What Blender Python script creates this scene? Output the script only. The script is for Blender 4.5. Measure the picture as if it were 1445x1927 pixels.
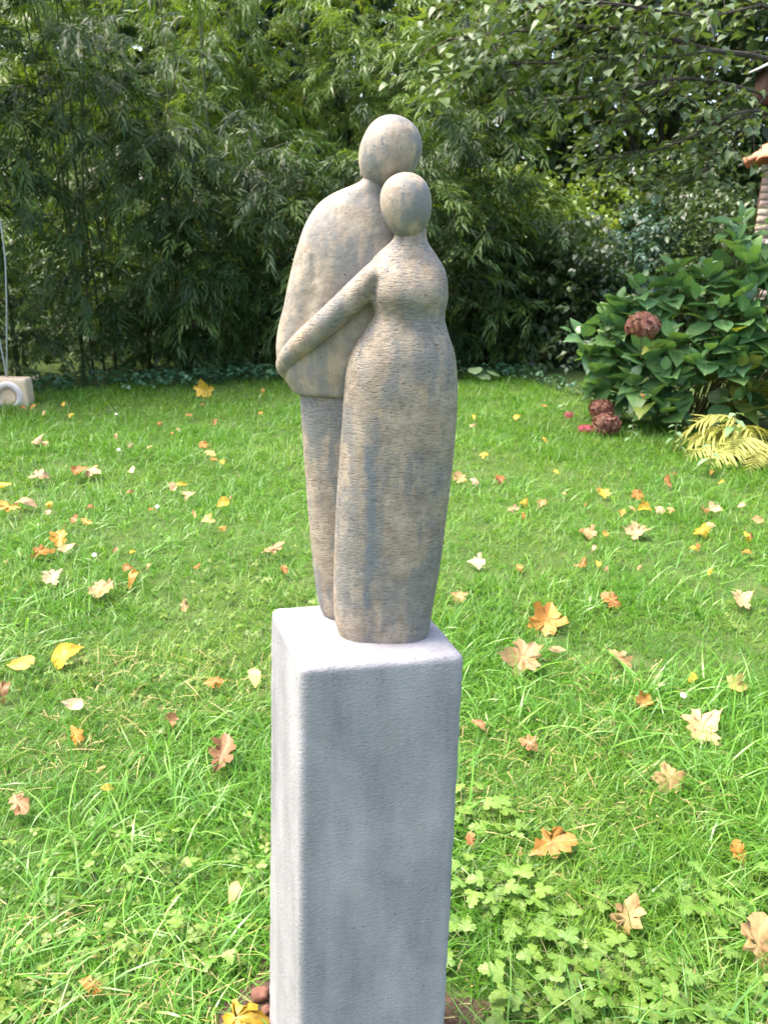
import bpy, math, random
import numpy as np
from mathutils import Matrix, Vector

for _o in list(bpy.data.objects):
    bpy.data.objects.remove(_o)
S = bpy.context.scene
COL = S.collection
R_ = math.radians
rng = np.random.RandomState(7)
rnd = random.Random(7)

# ------------------------------------------------------------------ camera
TILT, ROLL, FOC, EYE = 19.0, 1.5, 1560.0, 1.45
cd = bpy.data.cameras.new('camera')
cd.sensor_fit = 'VERTICAL'
cd.sensor_height = 36.0
cd.sensor_width = 27.0
cd.lens = FOC / 1927.0 * 36.0
cd.clip_start, cd.clip_end = 0.05, 2000
cd.dof.use_dof = True
cd.dof.focus_distance = 1.14
cd.dof.aperture_fstop = 13.0
cam = bpy.data.objects.new('camera', cd)
COL.objects.link(cam)
cam.matrix_world = Matrix.Translation((0, 0, EYE)) @ Matrix.Rotation(R_(90 - TILT), 4, 'X') @ Matrix.Rotation(R_(ROLL), 4, 'Z')
S.camera = cam
RM = np.array(cam.matrix_world.to_3x3())
EYEP = np.array([0, 0, EYE])

# ------------------------------------------------------------------ light
SUN_EL, SUN_AZ = 63.0, -80.0          # azimuth from +Y towards +X (negative: to the left)
SUN_STRENGTH, SKY_STRENGTH = 1.5, 0.15
w = bpy.data.worlds.new('World')
S.world = w
w.use_nodes = True
nt = w.node_tree
sky = nt.nodes.new('ShaderNodeTexSky')
sky.sky_type = 'NISHITA'
sky.sun_disc = False
sky.sun_elevation = R_(SUN_EL)
sky.sun_rotation = R_(SUN_AZ)
sky.air_density = 0.9
sky.dust_density = 5.0
sky.ozone_density = 0.5
bgn = nt.nodes['Background']
bgn.inputs['Strength'].default_value = SKY_STRENGTH
nt.links.new(sky.outputs[0], bgn.inputs['Color'])
sl = bpy.data.lights.new('sun', 'SUN')
sl.energy = SUN_STRENGTH
sl.angle = R_(32)
sl.color = (1.0, 0.94, 0.84)
so = bpy.data.objects.new('sun', sl)
COL.objects.link(so)
_d = Vector((math.sin(R_(SUN_AZ)) * math.cos(R_(SUN_EL)), math.cos(R_(SUN_AZ)) * math.cos(R_(SUN_EL)), math.sin(R_(SUN_EL))))
so.rotation_euler = _d.to_track_quat('Z', 'Y').to_euler()
S.view_settings.view_transform = 'Standard'
S.view_settings.look = 'None'
S.view_settings.gamma = 1.0
S.view_settings.use_curve_mapping = False
S.view_settings.exposure = 2.28
S.render.engine = 'CYCLES'
S.cycles.use_denoising = True
S.cycles.max_bounces = 8
S.cycles.diffuse_bounces = 4
S.cycles.transmission_bounces = 6
S.cycles.transparent_max_bounces = 4
S.cycles.sample_clamp_indirect = 6.0

# ------------------------------------------------------------------ helpers
def ray(px, py):
    return RM @ np.array([(px - 722.5) / FOC, -(py - 963.5) / FOC, -1.0])
def on_z(px, py, z=0.0):
    d = ray(px, py)
    return EYEP + d * ((z - EYE) / d[2])
def on_y(px, py, y):
    d = ray(px, py)
    return EYEP + d * (y / d[1])
def mpp(p):
    """metres per photo pixel at a point"""
    q = RM.T @ (np.asarray(p, float) - EYEP)
    return -q[2] / FOC
def project(P):
    q = (np.asarray(P, float) - EYEP) @ RM
    return np.stack([722.5 + FOC * q[..., 0] / -q[..., 2], 963.5 - FOC * q[..., 1] / -q[..., 2], -q[..., 2]], -1)

def tag(o, label=None, cat=None, group=None, kind=None):
    if label: o['label'] = label
    if cat: o['category'] = cat
    if group: o['group'] = group
    if kind: o['kind'] = kind
    return o
def empty(name, loc, rz=0.0):
    o = bpy.data.objects.new(name, None)
    o.empty_display_size = 0.1
    o.location = tuple(float(v) for v in loc)
    o.rotation_euler = (0, 0, rz)
    COL.objects.link(o)
    return o
def make_mesh(name, V, F, mat=None, smooth=True, tint=None, luv=None):
    """F: list of polygons or (n,k) array"""
    me = bpy.data.meshes.new(name)
    V = np.asarray(V, np.float32)
    me.vertices.add(len(V))
    me.vertices.foreach_set('co', V.ravel())
    if isinstance(F, np.ndarray):
        k = F.shape[1]
        n = len(F)
        me.loops.add(n * k)
        me.loops.foreach_set('vertex_index', F.astype(np.int32).ravel())
        me.polygons.add(n)
        me.polygons.foreach_set('loop_start', np.arange(0, n * k, k, dtype=np.int32))
    else:
        idx = [i for f in F for i in f]
        st, c = [], 0
        for f in F:
            st.append(c); c += len(f)
        me.loops.add(len(idx))
        me.loops.foreach_set('vertex_index', np.array(idx, np.int32))
        me.polygons.add(len(F))
        me.polygons.foreach_set('loop_start', np.array(st, np.int32))
    if smooth:
        me.polygons.foreach_set('use_smooth', np.ones(len(me.polygons), bool))
    if tint is not None:
        a = me.attributes.new('tint', 'FLOAT', 'POINT')
        a.data.foreach_set('value', np.asarray(tint, np.float32))
    if luv is not None:
        a = me.attributes.new('luv', 'FLOAT_VECTOR', 'POINT')
        a.data.foreach_set('vector', np.asarray(luv, np.float32).ravel())
    me.update(calc_edges=True)
    if mat: me.materials.append(mat)
    return me
def link(name, me, parent=None, loc=None, rot=None, scale=None):
    o = bpy.data.objects.new(name, me)
    COL.objects.link(o)
    if parent is not None: o.parent = parent
    if loc is not None: o.location = tuple(float(v) for v in loc)
    if rot is not None: o.rotation_euler = tuple(float(v) for v in rot)
    if scale is not None:
        o.scale = (scale,) * 3 if np.isscalar(scale) else tuple(scale)
    return o
def euler_mats(E):
    """(n,3) XYZ eulers -> (n,3,3)"""
    E = np.asarray(E, float)
    cx, cy, cz = np.cos(E).T
    sx, sy, sz = np.sin(E).T
    M = np.empty((len(E), 3, 3))
    M[:, 0, 0] = cy * cz; M[:, 0, 1] = sx * sy * cz - cx * sz; M[:, 0, 2] = cx * sy * cz + sx * sz
    M[:, 1, 0] = cy * sz; M[:, 1, 1] = sx * sy * sz + cx * cz; M[:, 1, 2] = cx * sy * sz - sx * cz
    M[:, 2, 0] = -sy; M[:, 2, 1] = sx * cy; M[:, 2, 2] = cx * cy
    return M
def merge(protos, P, E, Sc, T, pick):
    """join copies of proto triangle meshes (V,F,UV) into one (V,F,tint,uv)"""
    P = np.asarray(P, float); Sc = np.asarray(Sc, float); T = np.asarray(T, float); pick = np.asarray(pick)
    M = euler_mats(E)
    VV, FF, TT, UU, off = [], [], [], [], 0
    for k, (v, f, uv) in enumerate(protos):
        s = np.where(pick == k)[0]
        if not len(s): continue
        vs = np.einsum('nij,vj->nvi', M[s] * Sc[s][:, None, None], v) + P[s][:, None, :]
        n = len(v)
        fs = f[None] + (off + np.arange(len(s)) * n)[:, None, None]
        VV.append(vs.reshape(-1, 3)); FF.append(fs.reshape(-1, 3))
        TT.append(np.repeat(T[s], n)); UU.append(np.tile(uv, (len(s), 1)))
        off += n * len(s)
    return np.concatenate(VV), np.concatenate(FF), np.concatenate(TT), np.concatenate(UU)
def scatter(name, protos, P, E, Sc, T, pick, mat, parent=None, loc=None, smooth=False):
    V, F, TT, UU = merge(protos, P, E, Sc, T, pick)
    return link(name, make_mesh(name, V, F, mat, smooth, TT, UU), parent, loc)
def join(parts):
    VV, FF, UU, off = [], [], [], 0
    for v, f, uv in parts:
        VV.append(v); FF.append(f + off); UU.append(uv); off += len(v)
    return np.concatenate(VV), np.concatenate(FF), np.concatenate(UU)
def tube(pts, rad, n=6, cap=True):
    """swept tube -> V, list of faces"""
    pts = np.asarray(pts, float)
    m = len(pts)
    rad = np.full(m, rad) if np.isscalar(rad) else np.asarray(rad, float)
    tg = np.gradient(pts, axis=0)
    tg /= np.linalg.norm(tg, axis=1)[:, None] + 1e-12
    up = np.array([0, 0, 1.0]) if abs(tg[0][2]) < 0.9 else np.array([1.0, 0, 0])
    V = []
    a = np.linspace(0, 2 * math.pi, n, endpoint=False)
    u = np.cross(tg[0], up); u /= np.linalg.norm(u)
    for i in range(m):
        u = u - tg[i] * np.dot(u, tg[i]); u /= np.linalg.norm(u) + 1e-12
        v = np.cross(tg[i], u)
        V.append(pts[i] + rad[i] * (np.cos(a)[:, None] * u + np.sin(a)[:, None] * v))
    V = np.concatenate(V)
    F = []
    for i in range(m - 1):
        for j in range(n):
            k = (j + 1) % n
            F.append((i * n + j, i * n + k, (i + 1) * n + k, (i + 1) * n + j))
    if cap:
        F.append(tuple(range(n - 1, -1, -1)))
        F.append(tuple((m - 1) * n + j for j in range(n)))
    return V, F
class Build:
    def __init__(self): self.V, self.F, self.n = [], [], 0
    def add(self, V, F):
        self.V.append(np.asarray(V, float)); self.F += [tuple(i + self.n for i in f) for f in F]; self.n += len(V)
    def mesh(self, name, mat, smooth=True): return make_mesh(name, np.concatenate(self.V), self.F, mat, smooth)
def spline(pts, n):
    """Catmull-Rom through pts (k,d) -> n samples"""
    P = np.asarray(pts, float)
    P = np.vstack([2 * P[0] - P[1], P, 2 * P[-1] - P[-2]])
    k = len(P) - 3
    t = np.linspace(0, k - 1e-9, n)
    i = t.astype(int); u = (t - i)[:, None]
    a, b, c, d = P[i], P[i + 1], P[i + 2], P[i + 3]
    return 0.5 * (2 * b + (c - a) * u + (2 * a - 5 * b + 4 * c - d) * u * u + (3 * b - 3 * c + d - a) * u ** 3)
def vnoise(x, y, s=0):
    """cheap smooth value noise in [0,1]"""
    x = np.asarray(x, float); y = np.asarray(y, float)
    def h(i, j):
        v = np.sin(i * 127.1 + j * 311.7 + s * 74.7) * 43758.5453
        return v - np.floor(v)
    i, j = np.floor(x), np.floor(y)
    u, v = x - i, y - j
    u = u * u * (3 - 2 * u); v = v * v * (3 - 2 * v)
    return (h(i, j) * (1 - u) + h(i + 1, j) * u) * (1 - v) + (h(i, j + 1) * (1 - u) + h(i + 1, j + 1) * u) * v
def ground_z(x, y):
    r = np.hypot(x, np.asarray(y, float) - 1.25)
    return (vnoise(np.asarray(x) * 1.3, np.asarray(y) * 1.3, 3) - 0.5) * 0.05 * np.clip(r / 0.8 - 0.4, 0, 1)

# ------------------------------------------------------------------ materials
def new_mat(name):
    m = bpy.data.materials.new(name)
    m.use_nodes = True
    t = m.node_tree
    t.nodes.clear()
    out = t.nodes.new('ShaderNodeOutputMaterial')
    return m, t, out
def N(t, typ, **kw):
    n = t.nodes.new(typ)
    for k, v in kw.items(): setattr(n, k, v)
    return n
def setin(n, **kw):
    for k, v in kw.items(): n.inputs[k.replace('_', ' ')].default_value = v
    return n
def mixc(t, fac, a, b, mode='MIX'):
    n = N(t, 'ShaderNodeMix', data_type='RGBA', blend_type=mode)
    for sock, v in ((n.inputs['Factor'], fac), (n.inputs['A'], a), (n.inputs['B'], b)):
        if v.__class__.__name__.startswith('NodeSocket'): t.links.new(v, sock)
        elif isinstance(v, (int, float)): sock.default_value = v
        else: sock.default_value = tuple(v) + (1,) if len(v) == 3 else v
    return n.outputs['Result']
def math_(t, op, a, b=0.0, c=0.0):
    n = N(t, 'ShaderNodeMath', operation=op)
    for s, v in zip(n.inputs, (a, b, c)):
        if v.__class__.__name__.startswith('NodeSocket'): t.links.new(v, s)
        else: s.default_value = v
    return n.outputs[0]
def ramp(t, fac, stops):
    n = N(t, 'ShaderNodeValToRGB')
    cr = n.color_ramp
    while len(cr.elements) < len(stops): cr.elements.new(0.5)
    for e, (p, c) in zip(cr.elements, stops):
        e.position = p
        e.color = tuple(c) + (1,) if not np.isscalar(c) else (c, c, c, 1)
    t.links.new(fac, n.inputs['Fac'])
    return n.outputs['Color']
def noise(t, vec, scale, detail=4.0, rough=0.55, mapscale=None, loc=None):
    if mapscale is not None or loc is not None:
        mp = N(t, 'ShaderNodeMapping')
        if mapscale is not None: mp.inputs['Scale'].default_value = mapscale
        if loc is not None: mp.inputs['Location'].default_value = loc
        t.links.new(vec, mp.inputs['Vector']); vec = mp.outputs[0]
    n = N(t, 'ShaderNodeTexNoise')
    n.inputs['Scale'].default_value = scale
    n.inputs['Detail'].default_value = detail
    n.inputs['Roughness'].default_value = rough
    t.links.new(vec, n.inputs['Vector'])
    return n.outputs['Fac']
def leaf_mat(name, stops, trans=0.35, rough=0.42, spec=0.5, veins=0.0, vein_freq=26.0, objcolor=False, tcol=(1.25, 1.2, 0.55), spots=0.0):
    """two-sided leaf: stops = colours along tint 0..1"""
    m, t, out = new_mat(name)
    at = N(t, 'ShaderNodeAttribute', attribute_name='tint')
    oi = N(t, 'ShaderNodeObjectInfo')
    fac = math_(t, 'FRACT', math_(t, 'ADD', at.outputs['Fac'], oi.outputs['Random']))
    if objcolor:
        hv = N(t, 'ShaderNodeHueSaturation')
        t.links.new(oi.outputs['Color'], hv.inputs['Color'])
        t.links.new(math_(t, 'MULTIPLY_ADD', oi.outputs['Random'], 0.35, 0.85), hv.inputs['Value'])
        col = hv.outputs[0]
    else:
        col = ramp(t, fac, [(i / max(1, len(stops) - 1), c) for i, c in enumerate(stops)])
    luv = N(t, 'ShaderNodeAttribute', attribute_name='luv')
    if veins:
        sp = N(t, 'ShaderNodeSeparateXYZ')
        t.links.new(luv.outputs['Vector'], sp.inputs[0])
        ay = math_(t, 'ABSOLUTE', sp.outputs['Y'])
        ph = math_(t, 'SINE', math_(t, 'MULTIPLY', math_(t, 'SUBTRACT', sp.outputs['X'], math_(t, 'MULTIPLY', ay, 0.75)), vein_freq))
        side = math_(t, 'MULTIPLY', math_(t, 'SMOOTH_MAX', math_(t, 'SUBTRACT', ph, 0.8), 0.0, 0.1), 3.0)
        mid = math_(t, 'LESS_THAN', ay, 0.018)
        vv = math_(t, 'MINIMUM', math_(t, 'ADD', side, mid), 1.0)
        col = mixc(t, math_(t, 'MULTIPLY', vv, veins), col, mixc(t, 0.6, col, (0.42, 0.45, 0.2)))
    if spots:
        nn = noise(t, luv.outputs['Vector'], 7.0, 5.0, 0.65)
        col = mixc(t, math_(t, 'MULTIPLY', ramp(t, nn, [(0.52, 0.0), (0.68, 1.0)]), spots), col, (0.16, 0.06, 0.02))
    p = N(t, 'ShaderNodeBsdfPrincipled')
    p.inputs['Roughness'].default_value = rough
    p.inputs['Specular IOR Level'].default_value = spec
    t.links.new(col, p.inputs['Base Color'])
    tr = N(t, 'ShaderNodeBsdfTranslucent')
    t.links.new(mixc(t, 1.0, col, tcol, 'MULTIPLY'), tr.inputs['Color'])
    mx = N(t, 'ShaderNodeMixShader')
    mx.inputs[0].default_value = trans
    t.links.new(p.outputs[0], mx.inputs[1]); t.links.new(tr.outputs[0], mx.inputs[2])
    t.links.new(mx.outputs[0], out.inputs[0])
    return m
def plain_mat(name, a, b, scale=20.0, rough=0.8, bump=0.3, bscale=60.0, dist=0.01, stretch=None, spec=0.3, metal=0.0, use_random=False):
    m, t, out = new_mat(name)
    tc = N(t, 'ShaderNodeTexCoord')
    n1 = noise(t, tc.outputs['Object'], scale, 5, 0.6, stretch)
    col = mixc(t, ramp(t, n1, [(0.3, 0.0), (0.7, 1.0)]), a, b)
    if use_random:
        oi = N(t, 'ShaderNodeObjectInfo')
        hv = N(t, 'ShaderNodeHueSaturation')
        t.links.new(col, hv.inputs['Color'])
        t.links.new(math_(t, 'MULTIPLY_ADD', oi.outputs['Random'], 0.9, 0.6), hv.inputs['Value'])
        t.links.new(math_(t, 'MULTIPLY_ADD', oi.outputs['Random'], 0.04, 0.48), hv.inputs['Hue'])
        col = hv.outputs[0]
    p = N(t, 'ShaderNodeBsdfPrincipled')
    p.inputs['Roughness'].default_value = rough
    p.inputs['Specular IOR Level'].default_value = spec
    p.inputs['Metallic'].default_value = metal
    t.links.new(col, p.inputs['Base Color'])
    n2 = noise(t, tc.outputs['Object'], bscale, 5, 0.65, stretch)
    b_ = N(t, 'ShaderNodeBump')
    b_.inputs['Strength'].default_value = bump
    b_.inputs['Distance'].default_value = dist
    t.links.new(n2, b_.inputs['Height'])
    t.links.new(b_.outputs[0], p.inputs['Normal'])
    t.links.new(p.outputs[0], out.inputs[0])
    return m

M_GRASS = leaf_mat('grass_blade', [(0.052, 0.154, 0.012), (0.099, 0.249, 0.014), (0.076, 0.207, 0.016), (0.152, 0.292, 0.024), (0.161, 0.281, 0.045)], 0.42, 0.4, 0.45)
M_LONG = leaf_mat('coarse_grass', [(0.066, 0.210, 0.016), (0.131, 0.316, 0.027), (0.222, 0.420, 0.073), (0.105, 0.255, 0.052)], 0.35, 0.33, 0.6)
M_STRAW = leaf_mat('straw', [(0.42, 0.33, 0.14), (0.30, 0.22, 0.09), (0.5, 0.42, 0.2), (0.28, 0.28, 0.07)], 0.25, 0.6, 0.3)
M_CLOVER = leaf_mat('clover_leaf', [(0.073, 0.140, 0.017), (0.134, 0.205, 0.028), (0.165, 0.230, 0.038)], 0.35, 0.45, 0.4)
M_BUTTER = leaf_mat('lobed_leaf', [(0.098, 0.199, 0.025), (0.145, 0.252, 0.036), (0.175, 0.289, 0.048), (0.107, 0.216, 0.036)], 0.35, 0.45, 0.4, 0.5, 16.0)
M_BAMBOO = leaf_mat('bamboo_leaf', [(0.021, 0.046, 0.014), (0.033, 0.070, 0.018), (0.048, 0.097, 0.023), (0.101, 0.167, 0.031)], 0.38, 0.46, 0.35)  # hedge-front shade and brighter tufts are put into these leaf tints
M_BAMBOO_LIT = leaf_mat('bamboo_leaf_sunlit', [(0.095, 0.173, 0.034), (0.136, 0.227, 0.036), (0.163, 0.262, 0.042), (0.218, 0.304, 0.042)], 0.45, 0.38, 0.5)  # brightened bamboo leaf: sun shining through is put into the colour
M_CANE = plain_mat('bamboo_cane', (0.05, 0.065, 0.025), (0.10, 0.11, 0.04), 9, 0.5, 0.1)
M_HYD = leaf_mat('hydrangea_leaf', [(0.078, 0.186, 0.068), (0.104, 0.230, 0.068), (0.086, 0.201, 0.085), (0.147, 0.282, 0.068), (0.095, 0.207, 0.077)], 0.30, 0.40, 0.75, 0.6, 30.0)
M_HYDY = leaf_mat('hydrangea_leaf_yellowing', [(0.2, 0.26, 0.04), (0.28, 0.3, 0.05), (0.14, 0.22, 0.04)], 0.35, 0.4, 0.5, 0.5, 30.0, spots=0.3)
M_HSTEM = plain_mat('green_stem', (0.09, 0.12, 0.035), (0.14, 0.13, 0.06), 30, 0.6, 0.1)
M_PETAL = leaf_mat('faded_petal', [(0.10, 0.035, 0.025), (0.22, 0.08, 0.06), (0.17, 0.09, 0.045), (0.32, 0.15, 0.115), (0.12, 0.06, 0.03)], 0.25, 0.6, 0.3, tcol=(1.1, 0.9, 0.8))
M_PINK = leaf_mat('pink_petal', [(0.45, 0.07, 0.12), (0.5, 0.13, 0.16), (0.38, 0.06, 0.09)], 0.3, 0.6, 0.3, tcol=(1.1, 0.9, 0.9))
M_TREE = leaf_mat('heart_leaf', [(0.055, 0.102, 0.030), (0.071, 0.124, 0.033), (0.089, 0.138, 0.044), (0.063, 0.107, 0.041), (0.111, 0.177, 0.037)], 0.3, 0.5, 0.5, 0.3, 30.0)
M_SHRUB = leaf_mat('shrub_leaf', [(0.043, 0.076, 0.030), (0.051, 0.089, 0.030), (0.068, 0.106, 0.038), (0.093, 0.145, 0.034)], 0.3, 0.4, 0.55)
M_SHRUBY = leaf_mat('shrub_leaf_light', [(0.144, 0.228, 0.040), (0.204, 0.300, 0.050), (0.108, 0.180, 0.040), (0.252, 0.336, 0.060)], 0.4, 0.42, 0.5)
M_SHRUBB = leaf_mat('shrub_leaf_bluish', [(0.04, 0.09, 0.06), (0.055, 0.115, 0.08), (0.07, 0.13, 0.085)], 0.25, 0.42, 0.5)
M_WOOD = leaf_mat('woodland_leaf', [(0.081, 0.138, 0.034), (0.127, 0.196, 0.040), (0.184, 0.253, 0.046), (0.230, 0.287, 0.052)], 0.45, 0.45, 0.4)
M_IVY = leaf_mat('ground_ivy_leaf', [(0.035, 0.10, 0.05), (0.05, 0.13, 0.06), (0.07, 0.16, 0.06)], 0.25, 0.4, 0.5)
M_FERN = leaf_mat('yellow_fern', [(0.414, 0.420, 0.095), (0.504, 0.500, 0.162), (0.378, 0.420, 0.104), (0.468, 0.430, 0.133)], 0.35, 0.5, 0.4)
M_NETTLE = leaf_mat('nettle_leaf', [(0.16, 0.29, 0.12), (0.22, 0.36, 0.17), (0.13, 0.25, 0.10)], 0.3, 0.5, 0.4, 0.4, 24.0)
M_FALL = leaf_mat('fallen_leaf', [(1, 1, 1)], 0.25, 0.5, 0.4, 0.35, 20.0, objcolor=True, tcol=(1.1, 1.0, 0.8), spots=0.6)
M_BARK = plain_mat('bark', (0.035, 0.028, 0.022), (0.085, 0.07, 0.052), 8, 0.9, 0.6, 30, 0.02, (1, 1, 0.25))
M_SOIL = plain_mat('soil', (0.055, 0.032, 0.022), (0.13, 0.08, 0.055), 18, 0.95, 1.0, 45, 0.02)
M_GROUND = plain_mat('lawn_soil', (0.04, 0.075, 0.016), (0.075, 0.11, 0.025), 7, 0.95, 0.6, 50, 0.02)
M_ROCK = plain_mat('red_stone', (0.12, 0.05, 0.036), (0.19, 0.09, 0.06), 30, 0.8, 0.5, 60, 0.006)
M_BRICK = plain_mat('brick', (0.30, 0.19, 0.15), (0.42, 0.33, 0.27), 14, 0.9, 0.6, 40, 0.008, use_random=True)
M_MORTAR = plain_mat('mortar', (0.38, 0.34, 0.30), (0.50, 0.46, 0.41), 20, 0.95, 0.5)
M_TERRA = plain_mat('terracotta', (0.48, 0.17, 0.095), (0.60, 0.25, 0.15), 10, 0.75, 0.3, 50, 0.005)
M_SAND = plain_mat('sandstone', (0.52, 0.38, 0.22), (0.62, 0.50, 0.36), 9, 0.85, 0.4, 70, 0.004, (1, 1, 3))
M_PALE = plain_mat('pale_stone', (0.62, 0.54, 0.48), (0.70, 0.63, 0.58), 14, 0.8, 0.3, 90, 0.003)
M_STEEL = plain_mat('grey_steel', (0.32, 0.34, 0.35), (0.42, 0.44, 0.45), 40, 0.4, 0.05, metal=0.6)
M_PLANK = plain_mat('dark_wood', (0.045, 0.022, 0.016), (0.075, 0.04, 0.03), 12, 0.8, 0.4, 40, 0.004, (6, 1, 1))
M_ZINC = plain_mat('pale_zinc', (0.55, 0.55, 0.54), (0.66, 0.66, 0.65), 20, 0.5, 0.1)
M_WHITE = leaf_mat('white_petal', [(0.8, 0.8, 0.78)], 0.2, 0.6, 0.3, tcol=(1, 1, 1))
M_YCEN = plain_mat('flower_centre', (0.6, 0.42, 0.04), (0.7, 0.5, 0.06), 60, 0.8, 0.3)

def carved_mat(name, scratch, pits, stripe=False, lo=0.45, hi=0.58, amt=0.8):
    """weathered beige clay with blue-grey wash, drag marks and pits"""
    m, t, out = new_mat(name)
    tc = N(t, 'ShaderNodeTexCoord')
    ob = tc.outputs['Object']
    blot = noise(t, ob, 1.0, 8, 0.70, (24, 24, 12))
    streak = noise(t, ob, 1.0, 5, 0.6, (55, 55, 5), (3, 1, 7))
    big = noise(t, ob, 1.0, 3, 0.5, (15, 15, 9), (4, 6, 1.5))
    f = math_(t, 'ADD', math_(t, 'ADD', math_(t, 'MULTIPLY', blot, 0.45), math_(t, 'MULTIPLY', big, 0.33)), math_(t, 'MULTIPLY', streak, 0.22))
    f = math_(t, 'MULTIPLY_ADD', f, 2.0, -0.5)
    base = mixc(t, ramp(t, noise(t, ob, 34.0, 7, 0.68), [(0.38, 0.0), (0.62, 1.0)]), (0.208, 0.167, 0.122), (0.335, 0.276, 0.208))
    ochre = ramp(t, noise(t, ob, 1.0, 4, 0.6, (20, 20, 11), (9, 4, 2)), [(0.58, 0.0), (0.72, 1.0)])
    base = mixc(t, math_(t, 'MULTIPLY', ochre, 0.45), base, (0.42, 0.30, 0.16))
    grey = mixc(t, noise(t, ob, 70.0, 3), (0.10, 0.108, 0.11), (0.18, 0.184, 0.182))
    col = mixc(t, math_(t, 'MULTIPLY', ramp(t, f, [(lo, 0.0), (hi, 1.0)]), amt), base, grey)
    if stripe:   # the blue-grey run of wash down the skirt, with a shape of its own
        sp = N(t, 'ShaderNodeSeparateXYZ'); t.links.new(ob, sp.inputs[0])
        wob = math_(t, 'MULTIPLY_ADD', noise(t, ob, 1.0, 7, 0.7, (26, 26, 22)), 0.045, -0.0225)
        dx = math_(t, 'ABSOLUTE', math_(t, 'SUBTRACT', math_(t, 'ADD', sp.outputs['X'], wob), -0.0185))
        sx = ramp(t, dx, [(0.0062, 1.0), (0.0088, 0.0)])
        sz = ramp(t, sp.outputs['Z'], [(0.025, 0.55), (0.07, 1.0), (0.27, 1.0), (0.35, 0.0)])
        k = math_(t, 'MULTIPLY', math_(t, 'MULTIPLY', sx, sz), ramp(t, noise(t, ob, 1.0, 5, 0.7, (60, 60, 25)), [(0.38, 0.25), (0.5, 0.95)]))
        col = mixc(t, k, col, (0.12, 0.135, 0.145))
    # drag marks: short dark horizontal nicks
    s1 = noise(t, ob, 1.0, 3, 0.65, (120, 120, 430))
    nmask = ramp(t, noise(t, ob, 14.0, 3, 0.6), [(0.36, 0.25), (0.58, 1.0)])
    nick = math_(t, 'MULTIPLY', ramp(t, s1, [(0.345, 1.0), (0.395, 0.0)]), nmask)
    col = mixc(t, math_(t, 'MULTIPLY', nick, 0.8 * scratch), col, (0.07, 0.062, 0.055))
    p1 = noise(t, ob, 230.0, 2, 0.5)
    pit = ramp(t, p1, [(0.25, 1.0), (0.32, 0.0)])
    col = mixc(t, math_(t, 'MULTIPLY', pit, 0.7 * pits), col, (0.06, 0.055, 0.05))
    p = N(t, 'ShaderNodeBsdfPrincipled')
    p.inputs['Roughness'].default_value = 0.68
    p.inputs['Specular IOR Level'].default_value = 0.35
    t.links.new(col, p.inputs['Base Color'])
    h = math_(t, 'ADD', math_(t, 'MULTIPLY', math_(t, 'MINIMUM', s1, 0.52), 1.0 * scratch), math_(t, 'MULTIPLY', noise(t, ob, 90.0, 4, 0.6), 0.28))
    h = math_(t, 'SUBTRACT', h, math_(t, 'MULTIPLY', pit, 0.25 * pits))
    b = N(t, 'ShaderNodeBump')
    b.inputs['Strength'].default_value = 0.9
    b.inputs['Distance'].default_value = 0.006
    t.links.new(h, b.inputs['Height'])
    t.links.new(b.outputs[0], p.inputs['Normal'])
    t.links.new(p.outputs[0], out.inputs[0])
    return m
M_JACKET = carved_mat('smooth_clay', 0.08, 0.8, False, 0.44, 0.56, 0.66)
M_HEAD = carved_mat('smooth_clay_head', 0.03, 0.7, False, 0.42, 0.53, 0.82)
M_DRESS = carved_mat('scored_clay', 0.85, 0.6, True, 0.45, 0.57, 0.68)
M_TROUS = carved_mat('scored_clay_legs', 0.9, 0.6, False, 0.44, 0.54, 0.8)

def plinth_mat():
    m, t, out = new_mat('bluestone')
    tc = N(t, 'ShaderNodeTexCoord')
    ob = tc.outputs['Object']
    a = noise(t, ob, 1.0, 6, 0.62, (11, 11, 3.6))
    b = noise(t, ob, 1.0, 4, 0.6, (26, 26, 2.2), (5, 2, 1))
    f = math_(t, 'ADD', math_(t, 'MULTIPLY', a, 0.82), math_(t, 'MULTIPLY', b, 0.18))
    col = ramp(t, f, [(0.34, (0.160, 0.158, 0.168)), (0.45, (0.218, 0.214, 0.224)), (0.54, (0.258, 0.250, 0.260)), (0.66, (0.325, 0.313, 0.318))])
    gr = noise(t, ob, 420.0, 2, 0.6)
    col = mixc(t, ramp(t, gr, [(0.45, 0.0), (0.75, 0.35)]), col, (0.42, 0.41, 0.40))
    pores = ramp(t, noise(t, ob, 170.0, 2, 0.5), [(0.27, 0.6), (0.33, 0.0)])
    col = mixc(t, pores, col, (0.06, 0.06, 0.065))
    rust = ramp(t, noise(t, ob, 16.0, 4, 0.6, (1, 1, 0.6), (2, 8, 3)), [(0.62, 0.0), (0.75, 0.22)])
    col = mixc(t, rust, col, (0.34, 0.27, 0.21))
    p = N(t, 'ShaderNodeBsdfPrincipled')
    p.inputs['Roughness'].default_value = 0.72
    p.inputs['Specular IOR Level'].default_value = 0.35
    t.links.new(col, p.inputs['Base Color'])
    mp = N(t, 'ShaderNodeMapping'); mp.inputs['Rotation'].default_value = (0, R_(22), 0); mp.inputs['Scale'].default_value = (130, 150, 240)
    t.links.new(ob, mp.inputs[0])
    nn = N(t, 'ShaderNodeTexNoise'); nn.inputs['Scale'].default_value = 1.0; nn.inputs['Detail'].default_value = 5; nn.inputs['Roughness'].default_value = 0.6
    t.links.new(mp.outputs[0], nn.inputs['Vector'])
    bp = N(t, 'ShaderNodeBump'); bp.inputs['Strength'].default_value = 0.5; bp.inputs['Distance'].default_value = 0.004
    t.links.new(nn.outputs['Fac'], bp.inputs['Height'])
    t.links.new(bp.outputs[0], p.inputs['Normal'])
    t.links.new(p.outputs[0], out.inputs[0])
    return m
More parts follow.
